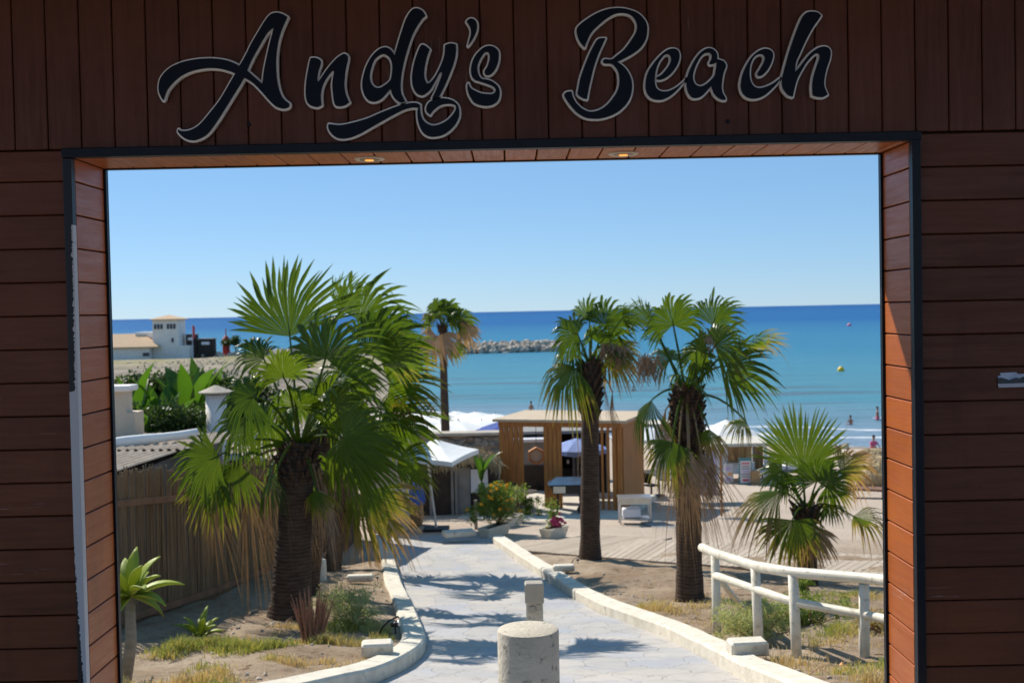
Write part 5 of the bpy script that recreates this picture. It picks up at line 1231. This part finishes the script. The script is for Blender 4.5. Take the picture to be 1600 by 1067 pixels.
# umbrellas on the beach
def umbrella(u, v, Y, rad, matn, lab, grp, rot=0, K=8, z=None, h=.5):
    q = at(u, v, Y); z0 = G(q.x, Y); t = thing("beach_umbrella", (q.x, Y, z0), lab, "umbrella", grp); ap = Vector((q.x, Y, q.z))
    mb = MB(); cs = [ap+Vector((rad*math.cos(rot+6.283*i/K), rad*math.sin(rot+6.283*i/K), -h)) for i in range(K)]; canopy(mb, cs, ap, n=3, sag=-.03, edge=.15, wave=.2); o = mb.build("canopy", matn, t); o.modifiers.new("so", 'SOLIDIFY').thickness = .008
    mb = MB(); mb.tube([(q.x, Y, z0-.1), ap+Vector((0, 0, .08))], .035, 7); mb.build("pole", "grey_wood", t)
WU = [(600, 640, 88, "back row, leftmost"), (640, 641, 84, "back row, second from the left"), (672, 640, 82, "back row, just left of the lone palm trunk"), (712, 641, 86, "back row, just right of the lone palm trunk"), (744, 642, 80, "back row, second to the right of the lone palm trunk"), (774, 645, 78, "back row, nearest the pergola roof"),
      (622, 652, 66, "front row, leftmost above the beige block"), (655, 653, 62, "front row, left of the lone palm trunk"), (686, 650, 68, "front row, directly behind the lone palm trunk"), (716, 655, 60, "front row, right of the lone palm trunk"), (752, 655, 64, "front row, nearest the dark blue umbrella")]
for i, (u, v, Y, lb) in enumerate(WU):
    umbrella(u, v+1, Y, 1.95, "canvas_white", "white beach umbrella, "+lb, "white umbrellas packed behind the stone wall", rot=i*.3)
umbrella(798, 653, 55, 1.7, "canvas_blue", "dark blue umbrella just left of the pergola roof", "blue umbrellas", .2)
umbrella(836, 662, 50, 1.5, "canvas_blue", "dark blue umbrella seen through the left bay of the pergola", "blue umbrellas", .1)
umbrella(902, 684, 39.0, 1.05, "canvas_paleblue", "pale blue umbrella seen through the middle bay of the pergola", "blue umbrellas", .39, h=.35)
umbrella(1136, 655, 52, 1.8, "canvas_white", "white peaked umbrella above the curtained cabana", "white umbrellas right of the pergola", .3, h=.8)
umbrella(1052, 660, 56, 1.7, "canvas_white", "white umbrella behind the shaggy-necked palm", "white umbrellas right of the pergola", .1)
umbrella(1003, 664, 50, 1.4, "canvas_white", "white umbrella at the right edge of the pergola roof", "white umbrellas right of the pergola", .1)
# stone retaining wall
Yw = 47; xa = at(560, 680, Yw).x; xb = at(905, 680, Yw).x; zt = at(700, 680, Yw).z; zb = G(0, Yw)-.3
t = thing("stone_wall", ((xa+xb)/2, Yw, zb), "low rubble stone wall with a flat cap in front of the crowded white umbrellas", "wall"); mb = MB(); rs = random.Random(17)
mb.box(((xa+xb)/2, Yw+.3, (zb+zt)/2), (xb-xa, .4, zt-zb))
for i in range(330):
    v_, f_ = rockmesh(Vector((rs.uniform(xa, xb), Yw+.08, rs.uniform(zb+.2, zt-.12))), rs.uniform(.12, .24), rs); mb.add(v_, f_)
mb.build("masonry", "stone", t); mb = MB(); mb.box(((xa+xb)/2, Yw+.2, zt+.05), (xb-xa+.2, .9, .12), ch=.02); mb.build("coping", "stone_cap", t)
# dark hut at the path's end
Yh = 35; xa, xb = at(603, 760, Yh).x, at(778, 760, Yh).x; zb = G(-2, Yh); zt = at(700, 722, Yh).z
t = thing("dark_hut", ((xa+xb)/2, Yh, zb), "dark boarded beach hut with grey door panels behind the tilted parasol", "hut")
mb = MB(); mb.box(((xa+xb)/2, Yh+1.2, (zb+zt)/2-.1), (xb-xa, 1.8, zt-zb)); mb.build("wall", "hut_dark", t)
for u0, u1, v0, v1, mt, nm in ((711, 734, 733, 812, "hut_grey", "door"), (735, 762, 735, 772, "sign_white", "board"), (676, 704, 735, 815, "hut_dark", "door")):
    x0, x1 = at(u0, 750, Yh).x, at(u1, 750, Yh).x; z0, z1 = at(u0, v1, Yh).z, at(u0, v0, Yh).z; mb = MB(); mb.box(((x0+x1)/2, Yh+.26, (z0+z1)/2), (x1-x0, .06, z1-z0), ch=.01); mb.build(nm, mt, t)
for u in (672, 706, 712):
    x = at(u, 750, Yh).x; mb = MB(); mb.box((x, Yh+.18, (zb+zt)/2), (.08, .08, zt-zb)); mb.build("post", "hut_grey", t)
rs = random.Random(4); mb = MB()
for i in range(1500):
    x = rs.uniform(xa-.1, xb+.1); y0 = Yh+rs.uniform(-.1, 2.2); z = zt+.05+.25*pnoise(Vector((x*1.2, 0, 0)))+rs.uniform(-.05, .12); d = Vector((rs.gauss(0, .25), -rs.uniform(.3, 1), -rs.uniform(.3, .8))).normalized()*rs.uniform(.2, .5); mb.tube([(x, y0, z), Vector((x, y0, z))+d], [.018, .006], 3)
mb.build("thatch_eave", "thatch", t)
# tarp-covered stack
q = gp(636, 822); rs = random.Random(3); t = thing("covered_stack", q, "brown crate stack under a bright blue tarpaulin beneath the palm fronds", "stack")
mb = MB(); mb.box(q+Vector((.05, .3, .35)), (.75, .6, .7), ch=.03); mb.build("crate", "cardboard", t); mb = MB(); n = 18; vs = []
for i in range(9):
    e = i/8*1.6
    for k in range(n):
        a = k/n*6.283; r = 1+.18*pnoise(Vector((math.cos(a)*1.5, math.sin(a)*1.5, i*.4))); vs.append(q+Vector((math.cos(a)*.55*r*math.sin(e+.02)-.03, .3+math.sin(a)*.5*r*math.sin(e+.02), .62+.62*math.cos(e))))
mb.add(vs, [(i*n+k, (i+1)*n+k, (i+1)*n+(k+1) % n, i*n+(k+1) % n) for i in range(8) for k in range(n)]+[tuple(range(n))]); mb.build("tarpaulin", "tarp_blue", t, smooth=True)
banana(on(at(752, 730, 34.4).x, 34.4), 2.1, 7, 88, "small potted banana plant between the tilted parasol and the pergola", group="banana plants by the hut")

# ================================================================ boardwalk
bu = [(795, 842, 862), (930, 846, 874), (1060, 852, 884), (1200, 866, 893), (1400, 878, 912), (1560, 892, 930)]
bu = [(gp(u, a, .06), gp(u, b_, .06)) for u, a, b_ in bu]
t = thing("boardwalk", bu[2][1], "weathered plank boardwalk crossing the sand behind the palms and railing", "boardwalk"); mb = MB(); rs = random.Random(6)
for (A, B), (A2, B2) in zip(bu, bu[1:]):
    L_ = ((A2-A).length+(B2-B).length)/2; n = int(L_/.17)
    for i in range(n):
        s0, s1 = (i+.02)/n, (i+.93)/n; SK = 1.9 if B2.x < 3.3 else .75
        q = [B.lerp(B2, s0), B.lerp(B2, s1), A.lerp(A2, s1)+Vector((SK, 0, 0)), A.lerp(A2, s0)+Vector((SK, 0, 0))]
        tp = [Vector((c.x, c.y, G(c.x, c.y)+.13+rs.uniform(-.004, .004))) for c in q]; bt = [c-Vector((0, 0, .05)) for c in tp]
        mb.add(bt+tp, [(3, 2, 1, 0), (4, 5, 6, 7), (0, 1, 5, 4), (1, 2, 6, 5), (2, 3, 7, 6), (3, 0, 4, 7)], 0, (rs.random(), 0, 0))
g = NG("deck_plank", .85, .2); a_ = g.attr("board"); nz = g.noise(g.co((6, 6, 6)), 1, 5)
g.col(g.mix(a_[0], g.mix(nz, (.40, .33, .26), (.32, .26, .20)), g.mix(nz, (.50, .42, .34), (.40, .33, .26))))
mb.build("planks", "deck_plank", t, attr="board")

# ================================================================ right-hand beach
def person(p, H, pose, label, skin_top="skin", shorts="navy_cloth", face=0.0, shirt=None):
    k = H/1.75; t = thing("person", p, label, "person"); Mz = Matrix.Rotation(face, 3, 'Z')
    J = {'stand': [((0, 0, .95), .135), ((0, 0, 1.2), .13), ((0, 0, 1.42), .15), ((0, 0, 1.52), .055), ((0, -.01, 1.66), .095),
                   ((.09, 0, .9), .095), ((.11, -.02, .5), .06), ((.11, .01, .08), .04), ((.11, -.13, .03), .03), ((-.09, 0, .9), .095), ((-.12, .05, .5), .06), ((-.12, .12, .08), .04), ((-.12, 0, .03), .03),
                   ((.19, 0, 1.42), .055), ((.25, -.03, 1.15), .042), ((.27, -.12, .9), .03), ((.27, -.15, .8), .025), ((-.19, 0, 1.42), .055), ((-.25, .02, 1.15), .042), ((-.27, -.08, .9), .03), ((-.27, -.11, .8), .025)]}
    pts = J['stand']
    if pose == 'sit':
        pts = [((0, 0, .12), .14), ((0, .05, .38), .13), ((0, .0, .6), .15), ((0, -.02, .72), .055), ((0, -.04, .85), .095),
               ((.1, -.05, .12), .09), ((.16, -.4, .32), .06), ((.14, -.62, .06), .04), ((.14, -.74, .04), .03), ((-.1, -.05, .12), .09), ((-.16, -.4, .3), .06), ((-.14, -.62, .06), .04), ((-.14, -.74, .04), .03),
               ((.19, 0, .6), .055), ((.26, -.15, .42), .042), ((.15, -.38, .36), .03), ((.12, -.44, .36), .025), ((-.19, 0, .6), .055), ((-.26, -.15, .42), .042), ((-.15, -.38, .36), .03), ((-.12, -.44, .36), .025)]
    pts = list(pts); pts[4] = (pts[4][0], .09); pts.append(((pts[4][0][0], pts[4][0][1], pts[4][0][2]+.10), .10))
    ed = [(4, 21), (0, 1), (1, 2), (2, 3), (3, 4), (0, 5), (5, 6), (6, 7), (7, 8), (0, 9), (9, 10), (10, 11), (11, 12), (2, 13), (13, 14), (14, 15), (15, 16), (2, 17), (17, 18), (18, 19), (19, 20)]
    me = bpy.data.meshes.new("body"); me.from_pydata([Mz @ (Vector(a)*k) for a, r in pts], ed, []); o = bpy.data.objects.new("body", me); COL.objects.link(o); o.parent = t
    o.modifiers.new("skin", 'SKIN'); sv = me.skin_vertices[0].data
    for i, (a, r) in enumerate(pts): sv[i].radius = (r*k, r*k*.8)
    sv[0].use_root = True; ss = o.modifiers.new("sub", 'SUBSURF'); ss.levels = 2; ss.render_levels = 2; me.materials.append(MATS[skin_top])
    hd = Vector(pts[4][0])*k; mb = MB(); mb.lathe((0, 0, 0), [(.001, .0), (.088*k, .0), (.10*k, .05*k), (.075*k, .10*k), (.001, .13*k)], 12)
    h = mb.build("hair", "hair", smooth=True); h.parent = t; h.location = Mz @ (hd+Vector((0, .02, .075)))
    if shorts:
        hp = Vector(pts[0][0])*k; kn1, kn2 = Vector(pts[6][0])*k, Vector(pts[10][0])*k; mb = MB(); mb.tube([hp+Vector((0, 0, .1*k)), hp-Vector((0, 0, .03))], [.155*k, .17*k], 12)
        for a, b_ in ((5, 6), (9, 10)): A_ = Vector(pts[a][0])*k; B_ = Vector(pts[b_][0])*k; mb.tube([A_+Vector((0, 0, .03)), A_.lerp(B_, .55)], [.12*k, .095*k], 10)
        s_ = mb.build("shorts", shorts, smooth=True); s_.parent = t; s_.rotation_euler = (0, 0, face)
    if shirt:
        mb = MB(); mb.tube([Vector(pts[0][0])*k+Vector((0, 0, .05)), Vector(pts[1][0])*k, Vector(pts[2][0])*k, Vector(pts[2][0])*k+Vector((0, 0, .07*k))], [.17*k, .165*k, .18*k, .09*k], 12)
        for a, b_ in ((13, 14), (17, 18)): A_ = Vector(pts[a][0])*k; B_ = Vector(pts[b_][0])*k; mb.tube([Vector(pts[2][0])*k.real+Vector((0, 0, 0)), A_, A_.lerp(B_, .6)], [.1*k, .085*k, .07*k], 8)
        s_ = mb.build("shirt", shirt, smooth=True); s_.parent = t; s_.rotation_euler = (0, 0, face)
    return t
def wade(u, v, Y, depth): q = at(u, v, Y); return Vector((q.x, Y, -depth))
person(wade(830, 645, 103, .35), 1.8, 'stand', "person standing in the shallows wearing dark shorts, left of the slim palm", face=.5)
person(wade(1371, 650, 95, .75), 1.8, 'stand', "person wading beside a white surfboard near the right jamb", shorts="pink_cloth", face=1.2)
q = wade(1383, 641, 95, 0); mb = MB(); n = 16; vs = []
for s_ in (-.03, .03):
    for i in range(n): a = 6.283*i/n; vs.append((q.x+math.cos(a)*1.0, 95.3+math.sin(a)*.28, .15+s_))
mb.add(vs, [tuple(reversed(range(n))), tuple(range(n, 2*n))]+[(i, (i+1) % n, n+(i+1) % n, n+i) for i in range(n)]); tag(mb.build("surfboard", "sign_white"), "white surfboard floating beside the wading person", "surfboard")
person(wade(1329, 655, 92, .25), 1.7, 'sit', "person sitting in the shallow water left of the surfboard", face=-.8)
person(wade(990, 622, 135, 1.3), 1.75, 'stand', "swimmer with head and shoulders above the water between the two right palms", shorts=None)
person(on(at(1365, 716, 66).x, 66), 1.7, 'sit', "person in a pink top sitting on the shore behind the straw parasols", shirt="pink_cloth", face=.4)
person(on(at(1124, 722, 44.5).x, 44.5), 1.7, 'stand', "person standing behind the teal framed menu board", face=.2)
# dark kite/bag near first bather
q = wade(822, 641, 101, 0); mb = MB(); v_, f_ = rockmesh(Vector((q.x, 101, .25)), .42, random.Random(2)); mb.add(v_, f_); v_, f_ = rockmesh(Vector((q.x+.5, 101, .2)), .3, random.Random(3)); mb.add(v_, f_); tag(mb.build("wet_rock", "hut_dark"), "dark wet rock at the feet of the person in the shallows", "rock")
def buoy(u, v, Y, r, matn, lab): 
    q = at(u, v, Y); t = thing("buoy", (q.x, Y, 0), lab, "buoy"); mb = MB(); mb.lathe((q.x, Y, .2), [(r*math.sin(math.pi*i/10)+.001, -r*math.cos(math.pi*i/10)) for i in range(11)], 18); mb.build("float", matn, t, smooth=True); mb = MB(); mb.lathe((q.x, Y, .2+r), [(.06, -.05), (.08, .05), (.03, .12)], 10); mb.build("eye", "steel", t)
buoy(1314, 580, 166, .48, "yellow_buoy", "round yellow buoy floating on the turquoise water"); buoy(1327, 508, 520, .9, "pink_buoy", "tiny pink buoy far out near the horizon")
q = at(1296, 693, 72); mb = MB(); rs = random.Random(8)
for i in range(7): v_, f_ = rockmesh(Vector((q.x+rs.uniform(-.8, .9), q.y+rs.uniform(-.3, .3), max(.1, G(q.x, 72)+.1))), rs.uniform(.2, .4), rs); mb.add(v_, f_)
tag(mb.build("shore_rock", "rock"), "low dark rock in the surf right of the short palm", "rock")
# cabana
Yc = 44; xa, xb = at(1120, 700, Yc).x, at(1196, 700, Yc).x; zb = G(8, Yc); zt = at(1150, 697, Yc).z; D_ = 2.2
t = thing("curtained_cabana", ((xa+xb)/2, Yc, zb), "grey framed beach cabana with drawn curtains behind the menu board", "cabana")
for x in (xa, xb):
    for y in (Yc, Yc+D_): mb = MB(); mb.box((x, y, (zb+zt)/2), (.11, .11, zt-zb)); mb.build("post", "sign_white" if y == Yc else "hut_grey", t)
mb = MB(); mb.box(((xa+xb)/2, Yc+D_/2, zt+.06), (xb-xa+.3, D_+.3, .12)); mb.build("roof_frame", "slab", t); mb = MB(); mb.box(((xa+xb)/2, Yc+D_/2, zb+.42), (xb-xa, D_, .16)); mb.build("bed", "canvas_white", t)
def curtain(x0, x1, y, z0, z1, matn, name="curtain", parent=None, amp=.05):
    mb = MB(); n = 26; vs = []
    for i in range(n+1):
        x = x0+(x1-x0)*i/n; a = amp*math.sin(i*1.3)
        vs += [(x, y+a*.4, z1), (x+.02*math.sin(i), y+a, z0)]
    mb.add(vs, [(i*2, i*2+1, i*2+3, i*2+2) for i in range(n)]); o = mb.build(name, matn, parent); o.modifiers.new("so", 'SOLIDIFY').thickness = .01; return o
curtain(xa+.15, xb-.1, Yc+D_-.1, zb+.4, zt-.03, "cardboard", parent=t); curtain(xa+.08, xa+.42, Yc+.05, zb+.3, zt-.03, "canvas_white", parent=t); curtain(xb-.4, xb-.08, Yc+.05, zb+.4, zt-.03, "cardboard", parent=t)
Yc = 38; xa, xb = at(1003, 700, Yc).x, at(1062, 700, Yc).x; zb = G(5, Yc); zt = at(1030, 664, Yc).z
t = thing("curtained_cabana", ((xa+xb)/2, Yc, zb), "cabana with loose white curtains between the pergola and the shaggy-necked palm", "cabana")
for x in (xa, xb): mb = MB(); mb.box((x, Yc, (zb+zt)/2), (.1, .1, zt-zb)); mb.build("post", "pine_wood", t)
mb = MB(); mb.box(((xa+xb)/2, Yc+.6, zt), (xb-xa+.2, 1.4, .1)); mb.build("roof_frame", "slab", t)
curtain(xa+.45, xa+1.0, Yc+.1, zb+.7, zt-.05, "canvas_white", parent=t, amp=.09)
q = gp(1098, 800); curtain(q.x-.25, q.x+.25, 33.5, zf+.6, zf+1.9, "pale_violet_cloth", "hanging_cloth"); tag(bpy.data.objects[-1] if False else [o for o in COL.objects if o.name.startswith("hanging_cloth")][-1], "pale violet cloth hanging behind the shaggy-necked palm", "cloth")
mb = MB(); mb.tube([(q.x-.4, 33.5, zf+1.92), (q.x+.4, 33.5, zf+1.92)], .02, 6); mb.tube([(q.x-.38, 33.5, zf-.3), (q.x-.38, 33.5, zf+1.92)], .03, 6); mb.tube([(q.x+.38, 33.5, zf-.3), (q.x+.38, 33.5, zf+1.92)], .03, 6); tag(mb.build("drying_frame", "pine_wood"), "simple wooden frame holding the pale violet cloth", "frame")
# grey benches and low fence furniture beyond
Yb = 46; xa, xb = at(1186, 735, Yb).x, at(1262, 735, Yb).x; zb = G(10, Yb)
t = thing("day_bed", ((xa+xb)/2, Yb, zb), "grey wooden day bed with side rails beyond the short palm", "day bed")
mb = MB(); mb.box(((xa+xb)/2, Yb, zb+.45), (xb-xa, 1.2, .14)); mb.build("mattress", "canvas_white", t); mb = MB(); mb.box(((xa+xb)/2, Yb, zb+.32), (xb-xa+.06, 1.26, .1)); mb.build("frame", "hut_grey", t)
for i in range(5): mb = MB(); mb.box((xa+(xb-xa)*i/4, Yb-.6, zb+.45), (.07, .07, .95)); mb.build("post", "hut_grey", t)
mb = MB(); mb.box(((xa+xb)/2, Yb-.6, zb+.88), (xb-xa, .05, .09)); mb.build("side_rail", "hut_grey", t)
# A-frame boards
def aboard(u, v, wpx, hpx, lab, frame, marks, Yoff=0, name="menu_board"):
    p = gp(u, v); k = ppm(p.y); w_, h = wpx/k, hpx/k; t = thing(name, p, lab, "sign board")
    mb = MB(); mb.box(p+Vector((0, 0, h/2)), (w_, .05, h), ch=.01); mb.build("frame", frame, t)
    mb = MB(); mb.box(p+Vector((0, -.03, h*.48)), (w_*.84, .02, h*.84)); mb.build("panel", "board_face", t)
    for dy in (-1, 1): mb = MB(); mb.tube([p+Vector((dy*w_*.4, .03, h*.9)), p+Vector((dy*w_*.4, .4, .0))], .015, 5); mb.build("leg", frame, t)
    for (mx, mz, mw, mh, mt) in marks: mb = MB(); mb.box(p+Vector((mx*w_, -.045, mz*h)), (mw*w_, .01, mh*h)); mb.build("printed_block", mt, t)
aboard(1165, 757, 20, 42, "teal framed menu board with rows of print standing on the sand", "teal_frame", [(0, .80, .62, .05, "print_red"), (0, .69, .6, .04, "print_grey"), (0, .60, .66, .04, "print_grey"), (0, .50, .5, .05, "print_violet"), (0, .40, .66, .04, "print_grey"), (0, .31, .58, .04, "print_grey"), (0, .18, .5, .07, "print_red")])
aboard(1139, 756, 14, 32, "small white board with pastel pictures left of the teal framed menu board", "board_face", [(-.1, .75, .5, .18, "print_violet"), (.1, .5, .5, .14, "print_orange"), (-.1, .25, .55, .16, "print_violet")], name="picture_board")
p = gp(1180, 757); mb = MB(); mb.box((0, 0, .27), (.32, .3, .54), ch=.02); o = mb.build("cardboard_box", "cardboard"); o.location = p; tag(o, "brown cardboard box against the right side of the teal framed menu board", "box")
# straw parasols and loungers
def straw(u, v, Y, r, lab):
    q = at(u, v, Y); z0 = G(q.x, Y); t = thing("straw_parasol", (q.x, Y, z0), lab, "parasol", "straw parasols by the right jamb"); mb = MB(); rs = random.Random(int(u)); ap = Vector((q.x, Y, q.z))
    mb.lathe(ap, [(r*.9, -r*.95), (r*1.0, -r*.80), (r*.97, -r*.55), (r*.80, -r*.27), (r*.48, -r*.08), (.02, 0)], 26, wob=lambda a, z: 1+.06*pnoise(Vector((math.cos(a)*5, math.sin(a)*5, z*3))))
    for i in range(1300):
        a = rs.uniform(0, 6.283); s = rs.random()**.6; rr = r*(.2+.8*s); z = float(np.interp(rr/r, [0, .48, .8, .97, 1], [0, -.08, -.27, -.55, -.8]))*r-.01; o = Vector((math.cos(a), math.sin(a), 0)); q0 = ap+o*rr+Vector((0, 0, z+.02)); mb.tube([q0, q0+o*.10+Vector((0, 0, -.22*(.4+s)))], [.016, .004], 3)
    mb.build("thatch", "thatch", t); mb = MB(); mb.tube([(q.x, Y, z0-.1), ap], .05, 8); mb.build("pole", "grey_wood", t)
straw(1368, 700, 47, 1.0, "straw parasol partly hidden behind the nearer straw parasol"); straw(1380, 712, 42, 1.05, "nearer straw parasol at the right jamb above the brown lounger")
def lounger(u, v, rz, lab, towel):
    p = gp(u, v); t = thing("sun_lounger", p, lab, "sun lounger", "sun loungers under the straw parasols"); M_ = Matrix.Rotation(rz, 3, 'Z')
    def b(nm, c, s, mt, tilt=0):
        mb = MB(); mb.box(p+M_ @ Vector(c), s, M=M_ @ Matrix.Rotation(tilt, 3, 'Y')); mb.build(nm, mt, t)
    b("seat", (.25, 0, .3), (1.3, .62, .07), "lounger_wood"); b("backrest", (-.62, 0, .52), (.75, .62, .06), "lounger_wood", R(48))
    for dx in (-.35, .8):
        for dy in (-.27, .27): b("leg", (dx, dy, .14), (.06, .06, .28), "lounger_wood")
    if towel: mb = MB(); mb.box(p+M_ @ Vector((.2, 0, .35)), (1.1, .6, .03), rz=rz); tag(mb.build("beach_towel", "towel"), "blue grey towel spread on the farther sun lounger", "towel")
lounger(1364, 778, 2.7, "brown wooden sun lounger with raised back, nearer the camera", False); lounger(1345, 758, 2.8, "wooden sun lounger covered by a blue grey towel, behind the nearer lounger", True)
# drift debris
mb = MB(); rs = random.Random(33)
for i in range(420):
    x = rs.uniform(-4.2, 7.5); y = rs.uniform(10, 23)
    if pathside(x, y) < .4: continue
    v_, f_ = rockmesh(Vector((x, y, G(x, y)+soil(x, y)+.005)), rs.uniform(.008, .035), rs); mb.add(v_, f_)
tag(mb.build("pebbles", "rock"), "small stones scattered over the sandy beds", "stones", kind="stuff")
mb = MB(); 
for i in range(700):
    x = rs.uniform(-4.2, 7.5); y = rs.uniform(10, 23)
    if pathside(x, y) < .42 or pnoise(Vector((x*.8, y*.8, 7))) < -.05: continue
    q = Vector((x, y, G(x, y)+soil(x, y)+.012)); d = Vector((rs.gauss(0, 1), rs.gauss(0, 1), rs.gauss(0, .12))).normalized()*rs.uniform(.05, .28); mb.tube([q, q+d*.5+Vector((0, 0, .01)), q+d], [.006, .005, .002], 3)
tag(mb.build("dry_litter", "dry_twig"), "dry twigs and leaf litter lying on the sandy beds", "litter", kind="stuff")
q = gp(1316, 1042, .1); mb = MB(); mb.lathe(q+Vector((0, 0, .03)), [(.001, -.03), (.03, 0), (.001, .03)], 10); tag(mb.build("orange_ball", "print_orange"), "tiny orange ball lying in the dry grass under the railing", "ball")

# ---------------------------------------------------------------- seats and tables round the bar
def chair(p, rz, lab, matn="hut_dark"):
    t = thing("beach_chair", p, lab, "chair", "chairs around the beach bar"); M_ = Matrix.Rotation(rz, 3, 'Z')
    def b(nm, c, s_): mb = MB(); mb.box(p+M_ @ Vector(c), s_, rz=rz); mb.build(nm, matn, t)
    b("seat", (0, 0, .44), (.44, .44, .04)); b("backrest", (0, .21, .70), (.44, .03, .34))
    for dx in (-.19, .19):
        for dy in (-.19, .19): b("leg", (dx, dy, .21), (.035, .035, .42))
def cafe_table(p, lab):
    t = thing("cafe_table", p, lab, "table", "small tables around the beach bar"); mb = MB(); mb.lathe(p, [(.36, .72), (.37, .74), (.36, .76)], 20); mb.build("top", "hut_dark", t); mb = MB(); mb.lathe(p, [(.22, 0), (.2, .03), (.03, .06), (.03, .72)], 12); mb.build("pedestal", "black_plastic", t)
zz = zf
for u, v, rz, lab in ((806, 792, .4, "dark chair in front of the grey hut, left of the pergola's middle post"), (1018, 770, 2.2, "dark chair beyond the steel table"), (1042, 760, -.7, "dark chair between the white curtains and the shaggy-necked palm"), (1212, 748, .3, "dark chair left of the short palm's big fan"), (1104, 762, 1.2, "dark chair just left of the small picture board")):
    q = gp(u, v+8); chair(q, rz, lab)
for u, v, lab in ((822, 800, "small dark round table in front of the grey hut"), (1030, 768, "small dark round table beyond the steel table")):
    cafe_table(gp(u, v+6), lab)
